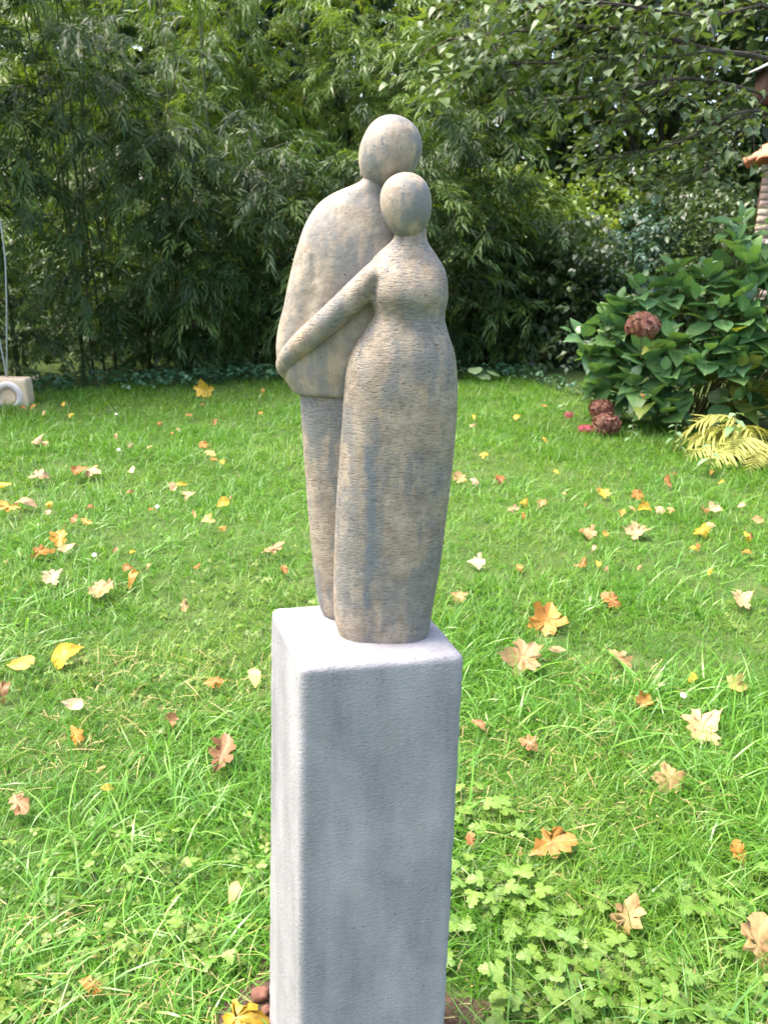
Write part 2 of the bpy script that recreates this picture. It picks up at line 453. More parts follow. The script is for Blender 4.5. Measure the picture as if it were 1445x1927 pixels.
M_PLINTH = plinth_mat()

# ------------------------------------------------------------------ ground
def grid_mesh(xs, ys, zf, name, mat):
    X, Y = np.meshgrid(xs, ys)
    V = np.stack([X, Y, zf(X, Y)], -1).reshape(-1, 3)
    nx = len(xs)
    F = np.array([(j * nx + i, j * nx + i + 1, (j + 1) * nx + i + 1, (j + 1) * nx + i) for j in range(len(ys) - 1) for i in range(nx - 1)])
    return make_mesh(name, V, F, mat)
xs = np.concatenate([[-1200, -300, -80, -30, -16], np.linspace(-9, 9, 73), [16, 30, 80, 300, 1200]])
ys = np.concatenate([[-1200, -300, -80, -30, -12], np.linspace(-4, 14, 73), [20, 35, 80, 300, 1200]])
lawn = link('lawn', grid_mesh(xs, ys, lambda x, y: np.where((np.abs(x) < 9) & (np.abs(y - 5) < 8), ground_z(x, y), 0.0), 'lawn', M_GROUND))
tag(lawn, 'green garden lawn strewn with autumn leaves', None, None, 'structure')

# plinth corners on the ground plan (a square block turned about 12 degrees)
KS = 0.873
TOPZ = EYE - 0.65 * KS
FL, FR, BL = np.array([-0.122, 1.133]) * KS, np.array([0.138, 1.191]) * KS, np.array([-0.199, 1.350]) * KS
BR = FR + (BL - FL)
CEN = (FL + FR + BL + BR) / 4
AX = (FR - FL) / np.linalg.norm(FR - FL)
AY = np.array([-AX[1], AX[0]])
PRZ = math.atan2(AX[1], AX[0])
HW, HD = np.linalg.norm(FR - FL) / 2, np.linalg.norm(BL - FL) / 2
FLARE = 1.085
def plinth_dist(x, y):
    dx, dy = np.asarray(x) - CEN[0], np.asarray(y) - CEN[1]
    u, v = np.abs(dx * AX[0] + dy * AX[1]) - HW * FLARE, np.abs(dx * AY[0] + dy * AY[1]) - HD * FLARE
    return np.hypot(np.maximum(u, 0), np.maximum(v, 0)) + np.minimum(np.maximum(u, v), 0)

# bare soil round the foot of the plinth
na, nr = 48, 7
V, F = [(CEN[0], CEN[1], 0.010)], []
for i in range(1, nr + 1):
    for k in range(na):
        a = 2 * math.pi * k / na
        rr = (0.29 + 0.06 * math.sin(3 * a + 1) + 0.04 * math.sin(7 * a)) * i / nr
        x, y = CEN[0] + rr * math.cos(a), CEN[1] + rr * math.sin(a)
        V.append((x, y, 0.008 + 0.016 * vnoise(x * 22, y * 22, 5) * (1 - i / nr) + (-0.02 if i == nr else 0)))
for k in range(na): F.append((0, 1 + k, 1 + (k + 1) % na))
for i in range(nr - 1):
    for k in range(na):
        a, b = 1 + i * na + k, 1 + i * na + (k + 1) % na
        F.append((a, a + na, b + na, b))
tag(link('soil', make_mesh('soil', V, F, M_SOIL)), 'bare brown soil round the foot of the plinth', None, None, 'structure')

# ------------------------------------------------------------------ plinth
def rounded_box(hx, hy, z0, z1, r, n=(26, 26, 64), noise_amp=0.0, flare=1.0):
    """closed rounded box; 'flare' widens the foot"""
    Vs, Fs, off = [], [], 0
    H = np.array([hx, hy, (z1 - z0) / 2])
    for ax in range(3):
        for sgn in (-1, 1):
            a, b = [i for i in range(3) if i != ax]
            ga, gb = np.linspace(-1, 1, n[a] + 1), np.linspace(-1, 1, n[b] + 1)
            # more rows near the edges so the rounding holds
            ga = np.sign(ga) * (1 - (1 - np.abs(ga)) ** 1.6); gb = np.sign(gb) * (1 - (1 - np.abs(gb)) ** 1.6)
            A, B = np.meshgrid(ga, gb, indexing='ij')
            P = np.zeros(A.shape + (3,))
            P[..., ax] = sgn * H[ax]; P[..., a] = A * H[a]; P[..., b] = B * H[b]
            Q = np.clip(P, -(H - r), H - r)
            D = P - Q
            L = np.linalg.norm(D, axis=-1, keepdims=True)
            P = Q + D / np.maximum(L, 1e-9) * r
            m_, k_ = P.shape[:2]
            idx = np.arange(m_ * k_).reshape(m_, k_) + off
            q = np.stack([idx[:-1, :-1], idx[1:, :-1], idx[1:, 1:], idx[:-1, 1:]], -1).reshape(-1, 4)
            flip = (sgn < 0) ^ (ax == 1)
            Fs.append(q[:, ::-1] if flip else q)
            Vs.append(P.reshape(-1, 3)); off += m_ * k_
    V = np.concatenate(Vs); Fq = np.concatenate(Fs)
    key = np.round(V * 1e5).astype(np.int64)
    _, first, inv = np.unique(key, axis=0, return_index=True, return_inverse=True)
    V = V[first]; Fq = inv.reshape(-1)[Fq]
    if noise_amp:
        nx = vnoise(V[:, 0] * 60 + V[:, 2] * 37, V[:, 1] * 60 - V[:, 2] * 51, 1) + vnoise(V[:, 0] * 25 + V[:, 2] * 30, V[:, 1] * 25 + V[:, 2] * 12, 2) - 1
        nrm = V / H; nrm = nrm ** 7; nrm /= np.linalg.norm(nrm, axis=1)[:, None] + 1e-9
        V = V + nrm * (nx * noise_amp)[:, None]
    V[:, 2] += (z0 + z1) / 2
    k = 1 + (flare - 1) * np.clip((z1 - V[:, 2]) / (z1 - z0), 0, 1)
    V[:, 0] *= k; V[:, 1] *= k
    return V, Fq
V, Fq = rounded_box(HW, HD, -0.03, TOPZ, 0.0115, (40, 40, 110), noise_amp=0.0011)
_c = lambda p: np.array([(p - CEN) @ AX, (p - CEN) @ AY])
_top = [_c(FL), _c(FR), _c(BR), _c(BL)]
_bot = [_top[0] + [-0.012, -0.002], _top[1] + [0.008, -0.002], _top[2] + [0.011, 0.010], _top[3] + [-0.021, 0.006]]
_u, _v, _k = (V[:, 0] / HW + 1) / 2, (V[:, 1] / HD + 1) / 2, np.clip((TOPZ - V[:, 2]) / TOPZ, 0, 1.05)
def _bil(q): return (q[0][None] * ((1 - _u) * (1 - _v))[:, None] + q[1][None] * (_u * (1 - _v))[:, None] + q[2][None] * (_u * _v)[:, None] + q[3][None] * ((1 - _u) * _v)[:, None])
V[:, :2] = _bil(_top) * (1 - _k)[:, None] + _bil(_bot) * _k[:, None]
pl = link('plinth', make_mesh('plinth', V, Fq, M_PLINTH), None, (CEN[0], CEN[1], 0), (0, 0, PRZ))
tag(pl, 'tall grey bluestone plinth carrying the sculpture of a couple', 'plinth')

# ------------------------------------------------------------------ the couple
YW, YM = 1.272 * KS, 1.335 * KS
SO = np.array([0.0, 1.29 * KS, TOPZ])           # sculpture origin
def body_loft(rows, Y, nseg=56, nrow=110):
    """rows: (py, left px, right px, half depth m, exponent, y offset) from bottom to top"""
    A = []
    for py, l, r, hd, e, dy in rows:
        hd, dy = hd * KS, dy * KS
        a, b = on_y(l, py, Y + dy), on_y(r, py, Y + dy)
        A.append([(a[0] + b[0]) / 2, Y + dy, (a[2] + b[2]) / 2, (b[0] - a[0]) / 2, hd, e])
    A = spline(A, nrow)
    th = np.linspace(0, 2 * math.pi, nseg, endpoint=False)
    c, s = np.cos(th), np.sin(th)
    V = []
    for cx, cy, cz, hx, hd, e in A:
        V.append(np.stack([cx + hx * np.sign(c) * np.abs(c) ** (2 / e), cy + hd * np.sign(s) * np.abs(s) ** (2 / e), np.full(nseg, cz)], -1))
    V = np.concatenate(V)
    F = []
    for i in range(nrow - 1):
        for j in range(nseg):
            k = (j + 1) % nseg
            F.append((i * nseg + j, i * nseg + k, (i + 1) * nseg + k, (i + 1) * nseg + j))
    F.append(tuple(range(nseg - 1, -1, -1)))
    F.append(tuple((nrow - 1) * nseg + j for j in range(nseg)))
    return V, F
def egg(bot, top, Y, Rpx, peak, yr=0.95, nseg=48, nrow=40, blunt=2.1):
    a, b = on_y(bot[0], bot[1], Y), on_y(top[0], top[1], Y)
    ax = b - a; L = np.linalg.norm(ax); ax /= L
    u = np.array([ax[2], 0, -ax[0]]); v = np.cross(ax, u)
    Rm = Rpx * mpp((a + b) / 2)
    ph = np.linspace(0.02, math.pi - 0.02, nrow)
    V = []
    th = np.linspace(0, 2 * math.pi, nseg, endpoint=False)
    k = math.log(0.5) / math.log(peak)
    for p in ph:
        s = (1 - math.cos(p)) / 2
        w_ = s ** k                                   # peak width where w_=0.5
        r = Rm * max(0.0, 1 - abs(2 * w_ - 1) ** blunt) ** (1 / 2.0)
        V.append(a + ax * L * s + r * (np.cos(th)[:, None] * u + yr * np.sin(th)[:, None] * v))
    V = np.concatenate(V)
    F = []
    for i in range(nrow - 1):
        for j in range(nseg):
            k2 = (j + 1) % nseg
            F.append((i * nseg + j, i * nseg + k2, (i + 1) * nseg + k2, (i + 1) * nseg + j))
    F.append(tuple(range(nseg - 1, -1, -1)))
    F.append(tuple((nrow - 1) * nseg + j for j in range(nseg)))
    return V, F
def remeshed(parts, name, mat, voxel=0.0032, smooth=8):
    b = Build()
    for V, F in parts: b.add(V - SO, F)
    me = b.mesh(name + '_raw', mat)
    o = bpy.data.objects.new('raw', me)
    COL.objects.link(o)
    m1 = o.modifiers.new('r', 'REMESH'); m1.mode = 'VOXEL'; m1.voxel_size = voxel; m1.use_smooth_shade = True
    m2 = o.modifiers.new('s', 'SMOOTH'); m2.factor = 0.5; m2.iterations = smooth
    dg = bpy.context.evaluated_depsgraph_get()
    dg.update()
    res = bpy.data.meshes.new_from_object(o.evaluated_get(dg), depsgraph=dg)
    bpy.data.objects.remove(o)
    res.name = name
    if not res.materials: res.materials.append(mat)
    else: res.materials[0] = mat
    return res
def dent(me, a, b, rad, depth, direction):
    a, b = np.asarray(a) - SO, np.asarray(b) - SO
    n = len(me.vertices)
    V = np.empty(n * 3, np.float32); me.vertices.foreach_get('co', V); V = V.reshape(-1, 3)
    t = np.clip(((V - a) @ (b - a)) / np.dot(b - a, b - a), 0, 1)
    d = np.linalg.norm(V - (a + t[:, None] * (b - a)), axis=1)
    V += (np.exp(-(d / rad) ** 2) * depth)[:, None] * np.asarray(direction, np.float32)
    me.vertices.foreach_set('co', V.astype(np.float32).ravel()); me.update()

sculpt = empty('couple_sculpture', SO)
tag(sculpt, 'carved beige stone sculpture of an embracing couple standing on the plinth', 'sculpture')

# woman: skirt, waist, bust, shoulders and neck in one, her arm laid across the man
W_ROWS = [(1205, 650, 797, 0.044, 3.0, 0), (1199, 643, 800, 0.047, 3.0, 0), (1183, 636, 806, 0.0505, 2.9, 0), (1150, 629, 812, 0.052, 2.8, 0),
          (1100, 628, 821, 0.053, 2.7, 0), (1040, 629, 831, 0.054, 2.6, 0), (960, 632, 841, 0.055, 2.5, 0), (880, 637, 851, 0.056, 2.5, 0),
          (800, 643, 858, 0.058, 2.4, 0), (740, 647, 861, 0.060, 2.4, 0), (700, 651, 860, 0.060, 2.35, 0), (665, 660, 856, 0.058, 2.3, 0),
          (635, 676, 847, 0.053, 2.3, 0), (612, 692, 840, 0.048, 2.3, 0), (596, 702, 837, 0.046, 2.3, 0), (580, 702, 839, 0.048, 2.3, -0.001),
          (560, 697, 843, 0.053, 2.3, -0.003), (535, 694, 843, 0.053, 2.3, -0.002), (510, 694, 839, 0.048, 2.3, 0.001), (490, 700, 829, 0.040, 2.3, 0.004),
          (472, 716, 817, 0.034, 2.2, 0.006), (458, 733, 807, 0.029, 2.1, 0.006), (445, 742, 803, 0.0265, 2.0, 0.006), (425, 744, 803, 0.026, 2.0, 0.006)]
wb = body_loft(W_ROWS, YW)
arm_pts = [(726, 500, 1.272, 22), (706, 519, 1.258, 26), (672, 553, 1.258, 27), (640, 583, 1.263, 26), (606, 614, 1.270, 25), (575, 641, 1.281, 23.5),
           (551, 664, 1.296, 21), (539, 680, 1.308, 19.5), (538, 694, 1.317, 17.5), (545, 707, 1.322, 12)]
ap = np.array([list(on_y(x, y, Y * KS)) + [r * mpp(on_y(x, y, Y * KS))] for x, y, Y, r in arm_pts])
ap = spline(ap, 60)
arm = tube(ap[:, :3], ap[:, 3], 20)
cap0 = egg((716, 526), (716, 486), 1.268 * KS, 22, 0.5)
wme = remeshed([wb, arm, cap0], 'woman_figure', M_DRESS, 0.0032, 6)
dent(wme, on_y(700, 560, 1.24 * KS), on_y(708, 530, 1.235 * KS), 0.006, 0.004, (0.3, 1, 0))
woman = link('woman_figure', wme, sculpt)
tag(woman, 'woman in a long scored dress leaning on the man, arm across him')
whead = link('head', remeshed([egg((772, 454), (757, 324), YW - 0.004, 48.5, 0.57, 1.0, blunt=2.25)], 'woman_head', M_HEAD, 0.003, 4), woman)

# man: jacket with sleeve, trousers
T_ROWS = [(739, 553, 760, 0.048, 2.4, 0), (736, 550, 763, 0.0505, 2.4, 0), (731, 547, 765, 0.052, 2.4, 0), (722, 541, 770, 0.053, 2.4, 0), (706, 531, 775, 0.056, 2.35, 0), (685, 523, 778, 0.058, 2.3, 0),
          (655, 520, 780, 0.059, 2.3, 0), (620, 524, 782, 0.060, 2.3, 0), (580, 534, 783, 0.061, 2.3, 0), (540, 542, 784, 0.062, 2.3, 0),
          (500, 551, 784, 0.061, 2.25, 0), (460, 562, 780, 0.059, 2.2, 0), (430, 572, 776, 0.055, 2.2, 0), (405, 585, 770, 0.050, 2.15, 0),
          (385, 600, 762, 0.045, 2.1, 0), (368, 622, 754, 0.040, 2.0, 0), (356, 647, 746, 0.035, 2.0, -0.003), (347, 668, 740, 0.031, 2.0, -0.006), (338, 682, 734, 0.028, 2.0, -0.009), (322, 686, 733, 0.026, 2.0, -0.012), (305, 688, 734, 0.025, 2.0, -0.012)]
jk = body_loft(T_ROWS, YM)
jme = remeshed([jk], 'man_figure', M_JACKET, 0.0028, 3)
dent(jme, on_y(583, 484, 1.283 * KS), on_y(590, 522, 1.277 * KS), 0.0042, 0.007, (0.15, 1, 0))
dent(jme, on_y(590, 530, 1.28 * KS), on_y(572, 640, 1.285 * KS), 0.012, 0.003, (0.1, 1, 0))
man = link('man_figure', jme, sculpt)
tag(man, 'taller man in a smooth jacket standing behind the woman')
link('head', remeshed([egg((702, 357), (763, 222), YM - 0.014, 57, 0.55, 0.98, blunt=2.3)], 'man_head', M_HEAD, 0.003, 4), man)
L_ROWS = [(1163, 620, 745, 0.036, 2.6, 0), (1156, 610, 750, 0.042, 2.6, 0), (1130, 599, 755, 0.046, 2.5, 0), (1080, 591, 760, 0.048, 2.4, 0), (1000, 583, 765, 0.049, 2.4, 0),
          (900, 575, 765, 0.049, 2.4, 0), (800, 568, 765, 0.050, 2.4, 0), (750, 565, 762, 0.050, 2.4, 0), (715, 566, 760, 0.046, 2.4, 0)]
link('trousers', remeshed([body_loft(L_ROWS, YM + 0.003)], 'trousers', M_TROUS, 0.0042, 4), man)

# ------------------------------------------------------------------ leaf shapes (V, triangles, uv); x along the leaf, z up
def blade(length, width, bend, segs=2, droop=0.0):
    """grass blade: grows up +z, bends towards +x"""
    V, F, U = [], [], []
    x = z = 0.0
    ang = 0.12
    for i in range(segs + 1):
        wd = width * (1 - (i / (segs + 0.35)) ** 1.6)
        V += [(x, -wd / 2, z), (x, wd / 2, z)]
        U += [(i / segs, -0.5, 0), (i / segs, 0.5, 0)]
        ang += bend / segs * (1 + droop * i)
        st = length / (segs + 1)
        x += st * math.sin(ang); z += st * math.cos(ang)
    V.append((x, 0, z)); U.append((1, 0, 0))
    for i in range(segs):
        a = 2 * i
        F += [(a, a + 2, a + 1), (a + 1, a + 2, a + 3)]
    F.append((2 * segs, 2 * segs + 2, 2 * segs + 1))
    return np.array(V, float), np.array(F), np.array(U, float)
def xf(m, euler=(0, 0, 0), s=1.0, loc=(0, 0, 0)):
    v, f, u = m
    M = euler_mats(np.array([euler]))[0]
    sv = np.array([s, s, s]) if np.isscalar(s) else np.asarray(s)
    return (v * sv) @ M.T + np.asarray(loc), f, u
def strip_leaf(profile, fold=0.25, curl=0.3, wave=0.0, seed=0):
    """leaf from (x, halfwidth) stations; x 0..1; folded along the midrib, curling down; luv=(x,y)"""
    V, U, F = [], [], []
    r = random.Random(seed)
    for i, (x, hw) in enumerate(profile):
        zc = -curl * x * x + 0.06 * x
        dz = fold * hw
        w1 = wave * r.uniform(-1, 1); w2 = wave * r.uniform(-1, 1)
        V += [(x, -hw, zc + dz + w1), (x, 0, zc), (x, hw, zc + dz + w2)]
        U += [(x, -hw, 0), (x, 0, 0), (x, hw, 0)]
    for i in range(len(profile) - 1):
        a = 3 * i
        F += [(a, a + 3, a + 4), (a, a + 4, a + 1), (a + 1, a + 4, a + 5), (a + 1, a + 5, a + 2)]
    return np.array(V, float), np.array(F), np.array(U, float)
def leaf5(hw, at=0.38, fold=0.3, curl=0.3):
    """cheap folded leaf of four triangles"""
    V = np.array([(0, 0, 0), (at, -hw, fold * hw), (at, 0, 0.03), (at, hw, fold * hw), (1, 0, -curl)], float)
    return V, np.array([(0, 1, 2), (0, 2, 3), (1, 4, 2), (2, 4, 3)]), V * [1, 1, 0]
def outline_leaf(pts, curl=0.2, bow=0.2, wave=0.03, seed=0, centre=(0.45, 0)):
    """fan leaf from a half outline mirrored about y=0 (lobed leaves): centre ring + rim"""
    r = random.Random(seed)
    up = [(x, y) for x, y in pts]
    rim = up + [(x, -y) for x, y in reversed(up) if y > 1e-6]
    c = np.array(centre)
    P = [tuple(c)]
    n = len(rim)
    inner = [tuple(c + (np.array(p) - c) * 0.5) for p in rim]
    P += inner + rim
    V, U = [], []
    for i, (x, y) in enumerate(P):
        z = -curl * (x - 0.45) ** 2 * 1.6 - bow * y * y * 1.8 + 0.12 * abs(y) + (wave * r.uniform(-1, 1) if i > n else 0)
        V.append((x, y, z)); U.append((x, y, 0))
    F = []
    for k in range(n):
        j = (k + 1) % n
        F.append((0, 1 + k, 1 + j))
        F += [(1 + k, 1 + n + k, 1 + n + j), (1 + k, 1 + n + j, 1 + j)]
    return np.array(V, float), np.array(F), np.array(U, float)
OAK = [(0, 0.01), (0.13, 0.04), (0.18, 0.14), (0.27, 0.17), (0.32, 0.13), (0.37, 0.15), (0.40, 0.28), (0.47, 0.33), (0.55, 0.29), (0.59, 0.19), (0.63, 0.19), (0.67, 0.29), (0.75, 0.31), (0.81, 0.25), (0.83, 0.17), (0.89, 0.17), (0.96, 0.10), (1.0, 0.0)]
MAPLE = [(0, 0.012), (0.08, 0.1), (-0.02, 0.30), (0.10, 0.30), (0.14, 0.44), (0.24, 0.38), (0.31, 0.34), (0.39, 0.44), (0.51, 0.55), (0.56, 0.46), (0.66, 0.43), (0.62, 0.34), (0.60, 0.25), (0.70, 0.25), (0.77, 0.17), (0.86, 0.14), (0.91, 0.07), (1.0, 0.0)]
LINDEN = [(0.03, 0.0), (-0.02, 0.14), (0.04, 0.27), (0.16, 0.36), (0.30, 0.39), (0.46, 0.36), (0.62, 0.27), (0.76, 0.17), (0.88, 0.07), (1.0, 0.0)]
OVAL = [(0, 0.0), (0.06, 0.09), (0.18, 0.18), (0.34, 0.24), (0.52, 0.25), (0.70, 0.20), (0.85, 0.12), (0.95, 0.05), (1.0, 0.0)]
LOBED3 = [(0, 0.015), (0.06, 0.16), (0.0, 0.34), (0.12, 0.40), (0.16, 0.52), (0.28, 0.44), (0.36, 0.48), (0.40, 0.32), (0.36, 0.16), (0.56, 0.30), (0.62, 0.22), (0.76, 0.26), (0.80, 0.14), (0.92, 0.14), (0.94, 0.05), (1.0, 0.0)]

# ------------------------------------------------------------------ fallen leaves (positions first: the grass keeps clear of them)
C_OR, C_TAN, C_PEACH, C_YEL, C_BRN, C_RUST, C_CRM, C_LEM = (0.58, 0.27, 0.04), (0.56, 0.37, 0.15), (0.66, 0.46, 0.24), (0.70, 0.46, 0.03), (0.36, 0.18, 0.075), (0.44, 0.165, 0.045), (0.70, 0.58, 0.34), (0.66, 0.58, 0.16)
# px, py, size px, kind, colour, tilt to the camera (deg), label
LEAVES = [
 (420, 1427, 78, 'oak', C_BRN, 40, 'brown lobed oak leaf standing in the grass left of the plinth'),
 (1030, 1170, 74, 'maple', C_OR, 42, 'large orange maple leaf tipped up right of the statue base'),
 (978, 1242, 78, 'maple', C_TAN, 25, 'broad tan leaf with jagged rim just right of the plinth top'),
 (1046, 1226, 34, 'oval', C_PEACH, 45, 'small peach leaf beside the broad jagged tan leaf'),
 (1322, 1372, 76, 'maple', C_PEACH, 24, 'pale peach maple leaf in grass at the right, far right of the plinth'),
 (1258, 1460, 66, 'maple', C_TAN, 24, 'tan leaf with shadowed middle below the pale peach maple leaf'),
 (1036, 1592, 92, 'oak', C_OR, 32, 'long orange oak leaf with four rounded lobes right of the plinth'),
 (1388, 1612, 50, 'oak', C_OR, 45, 'curled orange leaf near the right edge above the lobed weeds'),
 (1178, 1735, 82, 'oak', C_TAN, 55, 'pale tan oak leaf standing upright among the lobed weeds'),
 (1424, 1788, 108, 'oak', C_TAN, 50, 'big tan leaf cut by the right edge among lobed weeds'),
 (125, 1234, 64, 'linden', C_YEL, 30, 'bright yellow pointed leaf, larger of two yellow leaves at left'),
 (40, 1253, 50, 'linden', C_YEL, 25, 'smaller golden yellow leaf left of the bright pointed one'),
 (8, 1303, 48, 'oval', C_BRN, 40, 'brown orange rounded leaf cut by the left edge'),
 (143, 1330, 44, 'oval', C_CRM, 40, 'cream white leaf shining in the grass at left'),
 (143, 1383, 40, 'maple', C_OR, 38, 'small orange leaf just below the cream white leaf'),
 (189, 1450, 22, 'oval', C_LEM, 45, 'pale yellow oval leaf high on its blade, above a yellow scrap'),
 (200, 1483, 26, 'oval', C_YEL, 30, 'narrow yellow leaf scrap below the pale yellow oval leaf'),
 (405, 1284, 48, 'oak', C_OR, 25, 'ragged orange leaf left of the plinth beside a yellow leaf'),
 (480, 1274, 44, 'oval', C_LEM, 25, 'yellow leaf nearest the left edge of the plinth top'),
 (325, 1358, 30, 'oak', C_BRN, 42, 'small brown leaf half sunk in long grass left of the plinth'),
 (35, 1512, 50, 'oak', C_BRN, 25, 'dark curled brown leaf at the left edge in the near grass'),
 (176, 1856, 58, 'oak', C_OR, 28, 'orange leaf deep in the grass at bottom left'),
 (452, 1918, 100, 'oak', C_YEL, 18, 'large yellow lobed leaf at the bottom beside the plinth foot'),
 (190, 1112, 54, 'maple', C_TAN, 22, 'spotted tan leaf in the middle of the left lawn'),
 (347, 1140, 32, 'oak', C_TAN, 35, 'small tan leaf between the long grass and the statue legs'),
 (250, 1087, 44, 'oval', C_OR, 30, 'orange oval leaf right of the spotted tan leaf'),
 (100, 1088, 40, 'maple', C_CRM, 22, 'cream crumpled leaf left of the spotted tan leaf'),
 (1163, 1238, 54, 'oak', C_TAN, 10, 'flat tan leaf lying low right of the broad jagged leaf'),
 (1303, 1276, 28, 'oval', C_YEL, 25, 'narrow golden leaf left of a yellowish curled leaf at right'),
 (1387, 1294, 42, 'maple', C_LEM, 35, 'yellowish curled leaf at right above the pale peach maple leaf'),
 (1213, 1320, 36, 'maple', C_OR, 32, 'vivid orange leaf in the right lawn above the tan shadowed leaf'),
 (1395, 1130, 42, 'maple', C_PEACH, 28, 'peach leaf near the right edge at statue foot height'),
 (1150, 1133, 46, 'oak', C_RUST, 32, 'rusty brown leaf right of the large orange maple leaf'),
 (865, 1121, 32, 'maple', C_TAN, 25, 'tan leaf next to the hem of the carved dress on the right'),
 (901, 1364, 32, 'oval', C_BRN, 35, 'dull brown leaf close to the right face of the plinth'),
 (995, 1400, 46, 'oak', C_BRN, 22, 'dried brown leaf above a darker grass clump right of the plinth'),
 (895, 1060, 36, 'maple', C_CRM, 22, 'cream leaf right of the lower dress'),
 (1200, 1003, 44, 'maple', C_PEACH, 20, 'peach leaf with dark underside in the middle right lawn'),
 (1318, 1003, 34, 'maple', C_YEL, 35, 'golden star shaped leaf in the middle right lawn'),
 (1210, 957, 28, 'maple', C_YEL, 35, 'golden leaf directly below a small orange leaf, right lawn'),
 (1200, 933, 27, 'maple', C_OR, 35, 'small orange leaf directly above the golden leaf, right lawn'),
 (1105, 1004, 34, 'maple', C_TAN, 25, 'broken tan leaf left of the peach leaf with dark underside'),
 (1096, 1062, 28, 'oak', C_OR, 30, 'orange brown leaf alone in the right lawn below the broken tan leaf'),
 (885, 1583, 28, 'oak', C_RUST, 45, 'rusty leaf beside the right edge of the plinth shaft'),
 (441, 1677, 44, 'oval', C_TAN, 15, 'narrow tan leaf left of the plinth shaft in the near grass'),
 (112, 1013, 48, 'oak', C_OR, 22, 'orange oak leaf with a peach leaf directly below it, left lawn'),
 (128, 1034, 34, 'oval', C_PEACH, 30, 'peach leaf directly below the orange oak leaf, left lawn'),
 (80, 1040, 46, 'oak', C_OR, 25, 'dull orange leaf left of the peach leaf, left lawn'),
 (18, 957, 42, 'oak', C_OR, 22, 'orange leaf at the left edge under a long peach leaf'),
 (45, 943, 46, 'oval', C_PEACH, 15, 'long peach leaf at the left edge of the lawn'),
 (10, 913, 26, 'linden', C_YEL, 35, 'yellow leaf at the left edge above the long peach leaf'),
 (418, 949, 28, 'linden', C_YEL, 42, 'yellow leaf left of the statue trousers'),
 (393, 981, 26, 'maple', C_LEM, 30, 'pale yellow leaf below the yellow leaf left of the trousers'),
 (367, 970, 18, 'oval', C_OR, 40, 'tiny orange leaf left of the pale yellow leaf'),
 (165, 985, 24, 'oak', C_OR, 35, 'bright orange leaf right of a rusty one in the left lawn'),
 (140, 980, 22, 'oval', C_RUST, 35, 'rusty leaf left of the bright orange one in the left lawn'),
 (148, 887, 36, 'oak', C_RUST, 18, 'rusty brown leaf touching a peach leaf in the left lawn'),
 (176, 886, 34, 'maple', C_PEACH, 22, 'peach leaf touching a rusty brown leaf in the left lawn'),
 (75, 895, 40, 'oak', C_PEACH, 18, 'pale peach leaf left of the rusty and peach pair'),
 (72, 830, 28, 'maple', C_PEACH, 28, 'peach maple leaf in the far left lawn'),
 (384, 738, 34, 'maple', C_YEL, 75, 'yellow leaf standing upright at the hedge foot'),
 (495, 736, 15, 'oval', C_OR, 45, 'small orange leaf at the hedge foot left of the statue'),
 (515, 1035, 44, 'oak', C_TAN, 22, 'tan and orange leaf close left of the statue legs'),
 (342, 913, 22, 'oval', C_YEL, 25, 'yellow leaf overlapping a rusty leaf in the left lawn'),
 (324, 915, 22, 'oval', C_RUST, 30, 'rusty leaf under a yellow leaf in the left lawn'),
 (355, 933, 24, 'maple', C_PEACH, 25, 'peach leaf below the yellow and rusty pair'),
 (385, 838, 22, 'maple', C_OR, 25, 'orange leaf above a lemon leaf in the far left lawn'),
 (395, 852, 24, 'oak', C_LEM, 20, 'lemon leaf below an orange leaf in the far left lawn'),
 (247, 888, 24, 'oval', C_CRM, 15, 'cream oval leaf in the middle of the left lawn'),
 (16, 745, 34, 'maple', C_OR, 70, 'orange leaf leaning on the carved stone block'),
 (866, 903, 32, 'oak', C_TAN, 32, 'tan leaf beside the right edge of the carved skirt'),
 (892, 905, 20, 'maple', C_CRM, 25, 'cream leaf between a tan and a rusty leaf, right of the skirt'),
 (940, 902, 30, 'oak', C_RUST, 30, 'rusty leaf right of the cream leaf beside the skirt'),
 (988, 944, 26, 'maple', C_YEL, 20, 'golden leaf low in the grass right of the skirt'),
 (1019, 948, 26, 'oak', C_TAN, 38, 'tan leaf right of the golden leaf beside the skirt'),
 (1135, 930, 22, 'maple', C_YEL, 25, 'yellow leaf left of the small orange leaf, right lawn'),
 (1242, 963, 22, 'maple', C_PEACH, 35, 'peach leaf right of the golden leaf, right lawn'),
 (1343, 958, 26, 'maple', C_PEACH, 30, 'peach leaf right of a rusty leaf near the fern'),
 (1324, 962, 22, 'oak', C_RUST, 30, 'rusty leaf left of a peach leaf near the fern'),
 (1256, 910, 26, 'oak', C_RUST, 42, 'upright rusty leaf in the lawn below the hydrangea'),
 (1405, 1010, 26, 'oval', C_YEL, 40, 'yellow brown leaf upright at the right of the lawn'),
 (1425, 980, 24, 'maple', C_TAN, 30, 'tan leaf at the right edge above the yellow brown leaf'),
 (910, 857, 16, 'maple', C_YEL, 30, 'small golden leaf nearest the hip of the dress'),
 (1208, 745, 14, 'oval', C_OR, 45, 'orange leaf caught in the lower hydrangea leaves'),
]
FAR_KINDS = [(C_OR, 'small orange leaf lying in the distant'), (C_TAN, 'small tan leaf lying in the distant'), (C_YEL, 'small yellow leaf lying in the distant'), (C_PEACH, 'small peach leaf lying in the distant'), (C_RUST, 'small rusty leaf lying in the distant')]
